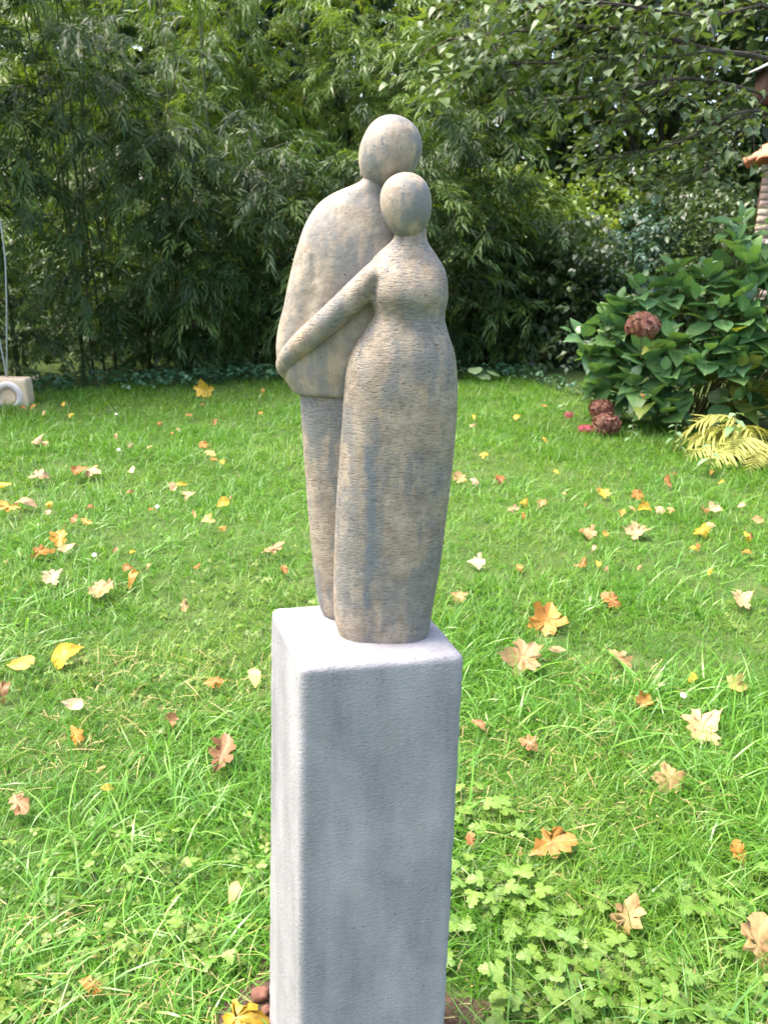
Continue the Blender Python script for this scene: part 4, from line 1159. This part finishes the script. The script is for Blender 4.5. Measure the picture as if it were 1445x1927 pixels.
# the wood far behind reads as one mass
rr = np.random.RandomState(88)
n = 11500
a = rr.uniform(-0.85, 0.85, n); dist = rr.uniform(17, 22, n)
zz = rr.uniform(0.0, 1.0, n) ** 0.9 * (9.0 + 2.5 * vnoise(a * 7, a * 0, 2))
P = np.stack([np.sin(a) * dist, np.cos(a) * dist, zz], -1)
o = scatter('woodland', CLU, P, np.stack([rr.normal(0, 0.4, n), rr.normal(0.2, 0.4, n), rr.uniform(-3.14, 3.14, n)], -1), rr.uniform(0.26, 0.40, n), np.clip(rr.beta(1.5, 1.8, n), 0, .999), rr.randint(0, 5, n), M_WOOD)
tag(o, 'leafy wood far behind the hedge', None, None, 'stuff')

rr = np.random.RandomState(91)
n = 4200
x = rr.uniform(-6.5, 7.5, n); y = hedge_front(x) + rr.uniform(0.9, 3.4, n); y = np.maximum(y, np.where(x > 1.8, 9.3, 0))
zz = rr.uniform(0.02, 1.25, n) * np.clip(rr.rand(n) + 0.2, 0, 1)
o = scatter('undergrowth', CLU, np.stack([x, y, zz], -1), np.stack([rr.normal(0, 0.4, n), rr.normal(0.2, 0.4, n), rr.uniform(-3.14, 3.14, n)], -1), rr.uniform(0.06, 0.12, n), rr.rand(n), rr.randint(0, 5, n), M_SHRUB)
tag(o, 'dark undergrowth among the bamboo and shrubs', None, None, 'stuff')

# ground ivy along the hedge foot and low plants
IV = []
for s in range(3):
    rr_ = random.Random(s)
    IV.append(join([xf(outline_leaf([(0.03, 0), (0.02, 0.27), (0.2, 0.4), (0.5, 0.36), (0.8, 0.15), (1.0, 0.0)], 0.2, 0.3, 0.03, s * 5 + q), (rr_.uniform(-0.3, 0.3), rr_.uniform(-0.1, 0.5), q * 1.4 + rr_.uniform(-0.4, 0.4)), rr_.uniform(0.7, 1.1), (rr_.uniform(-0.5, 0.5), rr_.uniform(-0.5, 0.5), rr_.uniform(-0.2, 0.5))) for q in range(4)]))
rr = np.random.RandomState(44)
n = 1050
x = rr.uniform(-4.2, 2.2, n)
y = hedge_front(x) + rr.normal(0.22, 0.16, n) + np.where(x > 0.9, -0.1, 0)
k = vnoise(x * 2, y * 2, 71) > 0.25
x, y = x[k], y[k]; n = len(x)
o = scatter('ground_ivy', IV, np.stack([x, y, ground_z(x, y) + rr.uniform(0.03, 0.13, n)], -1), np.stack([rr.normal(0, 0.3, n), rr.normal(0.1, 0.3, n), rr.uniform(-3.14, 3.14, n)], -1), rr.uniform(0.03, 0.055, n), rr.rand(n), rr.randint(0, 3, n), M_IVY)
tag(o, 'dark green ivy covering the ground at the hedge foot', None, None, 'stuff')

# ------------------------------------------------------------------ hydrangea
def serrate(profile, k=0.03):
    return [(x, w * (1 + (k if i % 2 else -k))) for i, (x, w) in enumerate(profile)]
HPROF = serrate([(0, 0.02), (0.06, 0.13), (0.15, 0.25), (0.27, 0.335), (0.41, 0.37), (0.55, 0.35), (0.68, 0.285), (0.80, 0.19), (0.91, 0.08), (1.0, 0.004)])
HL, HLY, HLV = [], [], []
for s in range(5):
    v, f, u = strip_leaf(HPROF, [0.2, 0.35, 0.12, 0.25, 0.4][s], [0.15, 0.4, 0.1, 0.5, 0.25][s], 0.012, s)
    HLV.append((v, f, u))
    HL.append(make_mesh('leaf', v, f, M_HYD, True, None, u))
    HLY.append(make_mesh('leaf', v, f, M_HYDY, True, None, u))
HC = np.array([2.62, 6.75, 0.0])
hyd = empty('hydrangea_bush', HC)
tag(hyd, 'big hydrangea bush with glossy leaves and faded flower heads at right', 'hydrangea')
rr = np.random.RandomState(61)
cand = []
def hyd_surface(a, e):
    """radius of the bush outline: lower and reaching left, higher to the right"""
    return 1.0
stems = []
ns = 120
for i in range(ns):
    # tips over the front-facing part of a lop-sided dome
    u = rr.uniform(-1.15, 1.2); v = (i + rr.rand()) / ns
    ztop = np.interp(u, [-1.15, -0.9, -0.55, -0.1, 0.3, 1.2], [0.74, 1.02, 1.20, 1.56, 1.74, 1.80])
    z = 0.12 + (ztop - 0.12) * v ** 0.75
    depth = math.sqrt(max(0.0, 1 - (u / 1.2) ** 2)) * math.sqrt(max(0.05, 1 - (z / (ztop + 0.12)) ** 2.4))
    y = -0.95 * depth * rr.uniform(0.72, 1.0) + 0.1
    tip = np.array([u * (1.0 if z > 0.3 else 0.93), y, z])
    base = np.array([u * 0.25 + rr.normal(0, 0.06), 0.1 + rr.normal(0, 0.08), 0.0])
    mid = base * 0.45 + tip * 0.55 + np.array([0, -0.03, 0.16 * z])
    pts = spline([base, mid, tip], 10)
    stems.append(pts)
    V, F = tube(pts, np.linspace(0.008, 0.0035, 10), 6)
    link('stem', make_mesh('stem', V, F, M_HSTEM), hyd)
    d_end = pts[-1] - pts[-3]; d_end /= np.linalg.norm(d_end)
    phase = rr.uniform(0, 3.14)
    # pairs of leaves down the shoot, each pair turned a quarter
    levels = rr.randint(4, 6)
    for lv in range(levels):
        s_at = 1.0 - 0.5 * (lv / max(1, levels - 1)) * min(1.0, 0.55 / max(0.3, np.linalg.norm(tip - base)))
        p0 = np.array([np.interp(s_at, np.linspace(0, 1, 10), pts[:, k_]) for k_ in range(3)])
        for side in range(2):
            az = phase + lv * math.pi / 2 + side * math.pi + rr.normal(0, 0.25)
            size = [0.115, 0.175, 0.21, 0.215, 0.20, 0.18][lv] * rr.uniform(0.85, 1.15)
            pitch = [-1.05, -0.68, -0.25, 0.12, 0.4, 0.6][lv] + rr.normal(0, 0.24)
            # lean out with the shoot
            out = np.array([math.cos(az), math.sin(az)]) @ d_end[:2]
            pitch -= 0.35 * out * 0
            pet_ = 0.02 + 0.008 * lv
            pos = p0 + np.array([math.cos(az) * pet_, math.sin(az) * pet_, -pet_ * math.sin(pitch)])
            cand.append((pos, (rr.normal(0, 0.32), pitch, az), size, rr.randint(0, 5), lv, z))
P = np.array([c[0] for c in cand]) + HC
pr = project(P)
vis = (pr[:, 0] < 1475) & (pr[:, 0] > 1050)
front_score = P[:, 1] - 0.35 * np.array([c[2] for c in cand]) * 10 * 0.1
order = np.argsort(np.where(vis, front_score, 99))
single = set(order[:300].tolist())
rest = [i for i in range(len(cand)) if i not in single]
for i in sorted(single):
    pos, eu, size, kd, lv, z = cand[i]
    px, py, _ = pr[i]
    yl = (z < 0.55 and px > 1330 and rr.rand() < 0.5) or rr.rand() < 0.015
    link('leaf', (HLY if yl else HL)[kd], hyd, pos, eu, size)
if rest:
    f = scatter('foliage', HLV, [cand[i][0] for i in rest], [cand[i][1] for i in rest], [cand[i][2] for i in rest], rr.rand(len(rest)), [cand[i][3] for i in rest], M_HYD, hyd, smooth=True)
    f['kind'] = 'stuff'
FLOR = join([xf(strip_leaf([(0, 0.06), (0.4, 0.38), (0.8, 0.34), (1.0, 0.08)], 0.1, 0.25), (rr.normal(0, .1), rr.normal(-0.1, .15), q * math.pi / 2), 0.5) for q in range(4)])
def flower_head(px, py, Y, rpx, mat, label, flat=0.82):
    c = on_y(px, py, Y)
    R0 = rpx * mpp(c)
    n = int(330 if rpx > 15 else 90)
    q = np.arange(n) + 0.5
    ph = np.arccos(1 - 1.75 * q / n); th = math.pi * (1 + 5 ** 0.5) * q
    D = np.stack([np.cos(th) * np.sin(ph), np.sin(th) * np.sin(ph), np.cos(ph)], -1)
    P = D * R0 * np.array([1, 1, flat]) * (rr.uniform(0.82, 1.08, (n, 1)) + 0.03 * np.sin(D[:, :1] * 5 + D[:, 1:2] * 4 + rpx))
    E = np.stack([rr.normal(0, 0.3, n), np.arccos(D[:, 2]) + rr.normal(0, 0.35, n), np.arctan2(D[:, 1], D[:, 0])], -1)
    o = scatter('flower_head', [FLOR], P, E, R0 * 0.32 * rr.uniform(0.7, 1.3, n), rr.rand(n), np.zeros(n, int), mat, hyd, c - HC)
    o['label'] = label
    V, F = tube([(0.10, 0.28, -R0 * 2.2), (0.03, 0.10, -R0), (0, 0, 0)], 0.004, 5)
    link('flower_stalk', make_mesh('flower_stalk', V, F, M_HSTEM), o)
flower_head(1208, 613, 5.72, 30, M_PETAL, 'large faded red mophead flower among the leaves')
flower_head(1140, 798, 6.1, 25, M_PETAL, 'faded red flower head low at the lawn edge')
flower_head(1131, 770, 6.3, 22, M_PETAL, 'brownish faded flower head above the low one')
flower_head(1070, 781, 6.5, 9, M_PINK, 'small pink flower tuft at the lawn edge')
flower_head(1103, 808, 6.25, 17, M_PINK, 'flat pink flower head near the ground', 0.4)

# ------------------------------------------------------------------ yellow fern, nettles, low plants
FC = on_z(1440, 868, 0.0)
fern = empty('fern', FC)
tag(fern, 'yellow autumn fern with arching fronds at the foot of the hydrangea', 'fern')
def frond(L, seed, arch):
    rr_ = random.Random(seed)
    s = np.linspace(0, 1, 36)
    X = L * (s - 0.12 * s ** 3); Z = arch * L * (1.25 * s - 1.35 * s * s)
    ps = []
    for i in range(2, 36):
        u = s[i]
        ln = L * 0.26 * math.sin(math.pi * min(1.0, 0.16 + u * 0.84)) ** 0.8 + 0.012
        for sd in (-1, 1):
            lf_ = strip_leaf([(0, 0.035), (0.35, 0.05), (0.75, 0.035), (1.0, 0.004)], 0.2, rr_.uniform(0.1, 0.5))
            ps.append(xf(lf_, (sd * 0.25, rr_.uniform(0.0, 0.35), sd * rr_.uniform(0.85, 1.35)), ln * rr_.uniform(0.8, 1.1), (X[i], 0, Z[i])))
    v, f, u_ = join(ps)
    tb = tube(np.stack([X, 0 * X, Z], -1), np.linspace(0.004, 0.001, 36), 4)
    nv = len(v)
    F = [tuple(q) for q in f] + [tuple(i + nv for i in q) for q in tb[1]]
    return np.vstack([v, tb[0]]), F
for i, (az, L, arch) in enumerate([(175, 0.66, 0.55), (200, 0.58, 0.45), (165, 0.72, 0.75), (215, 0.55, 0.6), (190, 0.7, 0.3), (155, 0.60, 0.62), (228, 0.45, 0.4), (130, 0.5, 0.7), (260, 0.42, 0.45), (95, 0.5, 0.65), (310, 0.45, 0.5), (20, 0.55, 0.6), (185, 0.40, 0.75), (240, 0.35, 0.2), (150, 0.68, 0.4), (180, 0.5, 0.2), (208, 0.66, 0.3), (235, 0.5, 0.55), (140, 0.62, 0.55)]):
    V, F = frond(L, i, arch)
    arch *= 1.7
    V, F = frond(L, i, arch)
    link('frond', make_mesh('frond', V, F, M_FERN, False, np.full(len(V), (i * 0.37) % 1)), fern, (0, 0, 0.03), (0, 0, R_(az)))

NL = []
for s in range(3):
    v, f, u = strip_leaf(serrate([(0, 0.02), (0.08, 0.15), (0.2, 0.24), (0.35, 0.27), (0.5, 0.24), (0.65, 0.18), (0.8, 0.10), (1.0, 0.003)], 0.08), 0.25, 0.35, 0.015, s)
    NL.append(make_mesh('leaf', v, f, M_NETTLE, True, None, u))
def nettle(name, px, py, Y, zbase, size, label, npair=3, mats=NL, cat='plant'):
    c = on_y(px, py, Y)
    t_ = empty(name, (c[0], c[1], 0))
    tag(t_, label, cat)
    h = c[2]
    V, F = tube([(0, 0.02, 0), (0.01, 0, h * 0.5), (0, 0, h)], 0.003, 5)
    link('stem', make_mesh('stem', V, F, M_HSTEM), t_)
    for lv in range(npair):
        for sd in range(2):
            az = lv * math.pi / 2 + sd * math.pi + 0.5 + rr.normal(0, 0.2)
            link('leaf', mats[rr.randint(0, 3)], t_, (0.01 * math.cos(az), 0.01 * math.sin(az), h - 0.045 * lv), (rr.normal(0, 0.1), 0.05 + 0.12 * lv, az), size * (0.75 + 0.18 * lv))
nettle('nettle', 1398 - 15, 778, 5.35, 0, 0.10, 'pale green nettle with toothed leaves above the yellow fern')
nettle('nettle', 1338, 838, 5.05, 0, 0.075, 'pale green nettle growing through the yellow fern at its left tip')
nettle('nettle', 1272, 800, 5.6, 0, 0.07, 'small nettle left of the fern under the hydrangea leaves')
nettle('weed', 1190, 800, 5.9, 0, 0.06, 'thin leafy weed at the lawn edge under the hydrangea', 4)
nettle('weed', 1060, 762, 6.9, 0, 0.075, 'pale leafy weed left of the low faded flower heads', 3)
nettle('weed', 1280, 828, 5.45, 0, 0.055, 'single pale dock plant in front of the hydrangea foot', 2)
# large round leaves at the lawn edge right of the dress
c = on_z(888, 706, 0.05)
t_ = empty('broad_leaf_plant', (c[0], c[1], 0))
tag(t_, 'low plant with large round leaves right of the dress hips', 'plant')
RL = make_mesh('leaf', *[(lambda q: q)(z_) for z_ in outline_leaf([(0.05, 0), (0, 0.22), (0.1, 0.4), (0.35, 0.5), (0.65, 0.46), (0.88, 0.28), (1, 0)], 0.2, 0.2, 0.02, 3)[:2]], M_NETTLE)
sb = Build()
for j, (dx, dz, az) in enumerate([(-0.12, 0.10, 2.6), (0.02, 0.14, -1.6), (0.15, 0.10, 0.2), (0.05, 0.08, -0.6)]):
    link('leaf', RL, t_, (dx, -0.02 * j, dz), (0.15, 0.25, az), 0.15)
    sb.add(*tube([(0, 0, 0), (dx * 0.6, -0.01, dz * 0.7), (dx, -0.02 * j, dz)], 0.003, 4))
link('stem', sb.mesh('stem', M_HSTEM), t_)
# sapling with pale compound leaves
c0 = on_y(955, 420, 9.2)
t_ = empty('sapling', (c0[0], c0[1], 0))
tag(t_, 'sapling with pale arching sprays of paired leaves right of the woman head', 'sapling')
link('stem', make_mesh('stem', *tube([(0, 0, 0), (0.03, 0, 0.9), (0, 0, c0[2])], np.array([0.012, 0.01, 0.006]), 6), M_HSTEM), t_)
SL = make_mesh('leaf', *strip_leaf([(0, 0.02), (0.25, 0.26), (0.6, 0.27), (1, 0.01)], 0.2, 0.4)[:2], M_NETTLE)
for (x1, y1) in [(1025, 322), (1000, 300)]:
    a, b = on_y(955, 385, 9.2), on_y(x1, y1, 9.0)
    pts = spline([a, (a + b) / 2 + [0, 0, 0.06], b], 12) - np.array([c0[0], c0[1], 0])
    link('spray', make_mesh('spray', *tube(pts, 0.004, 4), M_HSTEM), t_)
    for i in range(2, 12):
        for sd in (-1, 1):
            link('leaf', SL, t_, pts[i], (sd * 0.3, 0.6, 0.5 + sd * 1.2), 0.12 - 0.004 * i)

# ------------------------------------------------------------------ overhanging tree at upper right
trunk_base = np.array([on_y(1560, 500, 8.3)[0], 8.3, 0.0])
ov = empty('overhanging_tree', trunk_base)
tag(ov, 'tree with heart shaped leaves overhanging the garden from the upper right', 'tree')
top = on_y(1560, -200, 8.3)
tp = spline([trunk_base, on_y(1555, 300, 8.3), on_y(1545, 100, 8.3), top], 14)
link('trunk', make_mesh('trunk', *tube(tp - trunk_base, np.linspace(0.13, 0.06, 14), 10), M_BARK), ov)
LIMBS = [
 [(1550, 150, 8.3), (1430, 108, 7.6), (1340, 95, 7.2), (1230, 65, 6.8), (1100, 50, 6.5), (960, 62, 6.3), (840, 75, 6.2)],
 [(1552, 210, 8.3), (1440, 178, 7.7), (1360, 158, 7.3), (1280, 148, 7.0), (1190, 165, 6.8), (1110, 182, 6.6), (1030, 195, 6.5)],
 [(1555, 260, 8.3), (1440, 212, 7.6), (1370, 220, 7.3), (1290, 262, 7.1), (1210, 290, 7.0), (1140, 300, 6.9)],
 [(1548, 60, 8.3), (1430, 10, 7.6), (1300, -25, 7.1), (1150, -40, 6.7), (990, -30, 6.5), (850, 5, 6.4)],
 [(1340, 95, 7.2), (1270, 105, 6.8), (1190, 110, 6.5), (1090, 115, 6.3), (980, 120, 6.2), (890, 118, 6.2)],
 [(1280, 148, 7.0), (1230, 190, 6.9), (1180, 230, 6.8), (1120, 262, 6.8)],
 [(1430, 10, 7.6), (1330, 30, 6.9), (1240, 20, 6.5), (1130, 5, 6.2), (1020, 15, 6.0)],
 [(1440, 178, 7.7), (1390, 250, 7.4), (1340, 310, 7.2), (1290, 345, 7.1)],
]
rr = np.random.RandomState(17)
HEARTV = [strip_leaf([(0.0, 0.20), (0.06, 0.36), (0.18, 0.46), (0.36, 0.45), (0.58, 0.34), (0.8, 0.16), (1.0, 0.005)], f_, c_, 0.02, i_) for i_, (f_, c_) in enumerate([(0.2, 0.3), (0.45, 0.5), (0.1, 0.15), (0.3, -0.25), (0.6, 0.7)])]
HEART = [make_mesh('leaf', v, f, M_TREE, True, None, u) for v, f, u in HEARTV]
cand = []
for li, lm in enumerate(LIMBS):
    pts = spline([on_y(a, b, Y) for a, b, Y in lm], 40)
    r0 = [0.024, 0.018, 0.012, 0.015, 0.010, 0.008, 0.009, 0.008][li]
    link('limb', make_mesh('limb', *tube(pts - trunk_base, np.linspace(r0, 0.006, 40), 8), M_BARK), ov)
    ntw = 40 if li in (0, 1, 3, 4, 6) else 24
    for q in range(ntw):
        u = 0.16 + 0.84 * (q + rr.rand()) / ntw
        p0 = np.array([np.interp(u, np.linspace(0, 1, 40), pts[:, k_]) for k_ in range(3)])
        a = math.pi + rr.normal(0, 0.95)
        L = rr.uniform(0.25, 0.62)
        s = np.linspace(0, 1, 7)
        rise = rr.uniform(-0.15, 0.35)
        tw = p0 + np.stack([math.cos(a) * L * s, math.sin(a) * L * s - 0.1 * s, L * (rise * s - 0.55 * s * s)], -1)
        link('twig', make_mesh('twig', *tube(tw - trunk_base, np.linspace(0.005, 0.0015, 7), 4, False), M_BARK), ov)
        nl = int(L / 0.052)
        for j in range(nl):
            uu = 0.12 + 0.88 * (j + 0.5) / nl
            pp = np.array([np.interp(uu, s, tw[:, k_]) for k_ in range(3)])
            az = a + (1 if j % 2 else -1) * rr.uniform(0.4, 1.3)
            pet_ = 0.03
            cand.append((pp + np.array([math.cos(az) * pet_, math.sin(az) * pet_, -0.012]), (rr.normal(0, 0.4), rr.uniform(-0.15, 0.65), az), rr.uniform(0.045, 0.088), rr.randint(0, 5)))
P = np.array([c_[0] for c_ in cand])
pr = project(P)
px_size = np.array([c_[2] for c_ in cand]) / pr[:, 2]
inv = (pr[:, 0] > -5) & (pr[:, 0] < 1450) & (pr[:, 1] > -5)
order = np.argsort(np.where(inv, -px_size, 9))
single = set(order[:300].tolist())
for i in sorted(single):
    pos, eu, size, kd = cand[i]
    link('leaf', HEART[kd], ov, pos - trunk_base, eu, size)
rest = [i for i in range(len(cand)) if i not in single]
f = scatter('foliage', HEARTV, [cand[i][0] - trunk_base for i in rest], [cand[i][1] for i in rest], [cand[i][2] for i in rest], rr.rand(len(rest)), [cand[i][3] for i in rest], M_TREE, ov, smooth=True)
f['kind'] = 'stuff'

# ------------------------------------------------------------------ brick pillar with a tiled cap
BY = 8.45
x_left = on_y(1426, 400, BY)[0]
z_eave = on_y(1425, 318, BY)[2]
PR_ = -0.40
pil = empty('brick_pillar', (x_left + 0.26 * math.cos(PR_) - 0.26 * math.sin(PR_), BY + 0.26 * math.sin(PR_) + 0.26 * math.cos(PR_), 0), PR_)
tag(pil, 'weathered brick pillar with a terracotta tile cap behind the hydrangea', 'pillar')
def boxmesh(name, sx, sy, sz, mat, seed=None, bev=0.004):
    V, Fq = rounded_box(sx / 2, sy / 2, -sz / 2, sz / 2, bev, (2, 2, 2))
    if seed is not None:
        q = np.random.RandomState(seed)
        V = V + q.normal(0, 0.003, V.shape)
    return make_mesh(name, V, Fq, mat, False)
nc = int(z_eave / 0.068)
link('mortar_core', boxmesh('mortar_core', 0.52, 0.52, nc * 0.068, M_MORTAR), pil, (0, 0, nc * 0.034))
BM = [boxmesh('brick', 0.252, 0.11, 0.057, M_BRICK, s, 0.003) for s in range(3)]
BS = [boxmesh('brick', 0.118, 0.11, 0.057, M_BRICK, 9 + s, 0.003) for s in range(3)]
q = random.Random(3)
for cidx in range(nc):
    z = 0.034 + cidx * 0.068
    for face in range(4):
        ang = face * math.pi / 2
        xs_ = [(-0.137, BM), (0.137, BM)] if (cidx + face) % 2 else [(-0.206, BS), (0.0, BM), (0.206, BS)]
        if face in (1, 2) and z < 1.0: continue
        for xx, ml in xs_:
            yy = -0.26 + 0.055 - 0.004 + q.uniform(-0.005, 0.004)
            ca, sa = math.cos(ang), math.sin(ang)
            link('brick', q.choice(ml), pil, (xx * ca - yy * sa, xx * sa + yy * ca, z), (0, q.uniform(-0.015, 0.015), ang))
# barrel tiles on a sloping cap
def barrel(L, R0, R1, th=0.012, n=8):
    a = np.linspace(0, math.pi, n)
    V = []
    for yy, r_ in ((0, R0), (L, R1)):
        for rad in (r_, r_ - th):
            V += [(rad * math.cos(t_), yy, rad * math.sin(t_) * 0.75) for t_ in a]
    F = []
    for j in range(n - 1):
        F += [(j, j + 1, 2 * n + j + 1, 2 * n + j), (n + j + 1, n + j, 3 * n + j, 3 * n + j + 1), (j + 1, j, n + j, n + j + 1), (2 * n + j, 2 * n + j + 1, 3 * n + j + 1, 3 * n + j)]
    F += [(0, 2 * n, 3 * n, n), (n - 1, 2 * n - 1, 4 * n - 1, 3 * n - 1)]
    return make_mesh('roof_tile', V, F, M_TERRA)
BT = barrel(0.30, 0.085, 0.068)
cap = link('cap_base', boxmesh('cap_base', 0.60, 0.60, 0.05, M_MORTAR), pil, (0, 0, nc * 0.068 + 0.025))
zt = nc * 0.068 + 0.06
for face in range(4):
    ang = face * math.pi / 2
    for k_ in range(4):
        xx = -0.27 + 0.18 * k_
        ca, sa = math.cos(ang), math.sin(ang)
        ax_, ay_ = xx, -0.44
        link('roof_tile', BT, pil, (ax_ * ca - ay_ * sa, ax_ * sa + ay_ * ca, zt - 0.01), (R_(28), 0, ang))
    for k_ in range(3):
        xx = -0.16 + 0.16 * k_
        ax_, ay_ = xx, -0.20
        link('roof_tile', BT, pil, (ax_ * ca - ay_ * sa, ax_ * sa + ay_ * ca, zt + 0.125), (R_(28), 0, ang), 0.8)

# dark wooden box with a pale sloping roof, on a post at the right edge
c = on_y(1462, 158, 9.5)
bx = empty('bird_box', (c[0], 9.5, 0))
tag(bx, 'dark brown wooden box with pale sloping roof edge among the branches', 'bird box')
link('body', boxmesh('body', 0.36, 0.28, 0.32, M_PLANK), bx, (0, 0, c[2] - 0.04))
link('roof', boxmesh('roof', 0.30, 0.38, 0.016, M_ZINC), bx, (-0.13, 0, c[2] + 0.18), (0, R_(-27), 0))
link('roof', boxmesh('roof', 0.30, 0.38, 0.016, M_ZINC), bx, (0.14, 0, c[2] + 0.18), (0, R_(27), 0))
link('post', make_mesh('post', *tube([(0.03, 0, 0), (0.03, 0, c[2] - 0.165)], 0.035, 8), M_PLANK), bx)

# ------------------------------------------------------------------ carved stone block with steel rods at the left
c = on_y(17, 745, 6.6)
mp_ = mpp(c)
blk = empty('stone_sculpture', (c[0], 6.66, 0))
tag(blk, 'square sandstone block carved with a fluted ring and thin steel rods', 'sculpture')
bw, bh = 0.30, c[2] + 0.14
V, Fq = rounded_box(bw / 2, 0.065, -0.02, bh, 0.012, (8, 8, 8), 0.002, 1.06)
link('block', make_mesh('block', V, Fq, M_SAND), blk)
# fluted ring
nf, nrg = 96, 8
V, F = [], []
R0, R1 = 0.062, 0.122
for i in range(nf):
    a = 2 * math.pi * i / nf
    flute = 0.022 * (1 if i % 2 else 0.6)
    for j in range(nrg):
        u = j / (nrg - 1)
        rad = R0 + (R1 - R0) * u
        yy = -0.063 - (flute * math.sin(math.pi * min(1, u * 1.02)) ** 0.6 + 0.004 if 0 < j < nrg - 1 else -0.004)
        V.append((rad * math.cos(a), yy, c[2] + rad * math.sin(a)))
for i in range(nf):
    k_ = (i + 1) % nf
    for j in range(nrg - 1): F.append((i * nrg + j, k_ * nrg + j, k_ * nrg + j + 1, i * nrg + j + 1))
link('ring', make_mesh('ring', V, F, M_PALE, False), blk)
# bowl inside the ring
V, F = [], []
for i in range(32):
    a = 2 * math.pi * i / 32
    for j, (rad, yy) in enumerate([(0.066, -0.084), (0.061, -0.068), (0.045, -0.0672), (0.02, -0.067)]):
        V.append((rad * math.cos(a), yy, c[2] + rad * math.sin(a)))
for i in range(32):
    k_ = (i + 1) % 32
    for j in range(3): F.append((i * 4 + j, k_ * 4 + j, k_ * 4 + j + 1, i * 4 + j + 1))
F.append(tuple(i * 4 + 3 for i in range(32)))
link('bowl', make_mesh('bowl', V, F, M_SAND), blk)
O = np.array([c[0], 6.66, 0])
for pts in ([(14, 712), (13.5, 640), (13, 560), (10.5, 490), (5, 440), (-4, 400), (-22, 350)], [(13, 710), (6, 670), (0, 640), (-9, 600), (-22, 550)]):
    P = spline([on_y(a, b, 6.66) for a, b in pts], 24) - O
    P[0, 2] = bh - 0.01
    link('rod', make_mesh('rod', *tube(P, 0.0065, 8), M_STEEL), blk)

# ------------------------------------------------------------------ tell look-alikes apart by their place
ORD = {2: ['left one of two', 'right one of two'], 3: ['left one of three', 'middle one of three', 'right one of three'], 4: ['leftmost of four', 'second from left of four', 'second from right of four', 'rightmost of four']}
_by = {}
for o in S.objects:
    if o.parent is None and o.get('label') and o.name.split('.')[0] in ('lobed_weed', 'fallen_leaf'): _by.setdefault(o['label'], []).append(o)
for lab, os_ in _by.items():
    if len(os_) in ORD:
        os_.sort(key=lambda o: project(np.array(o.location))[0])
        for o, w_ in zip(os_, ORD[len(os_)]): o['label'] = lab + ', ' + w_
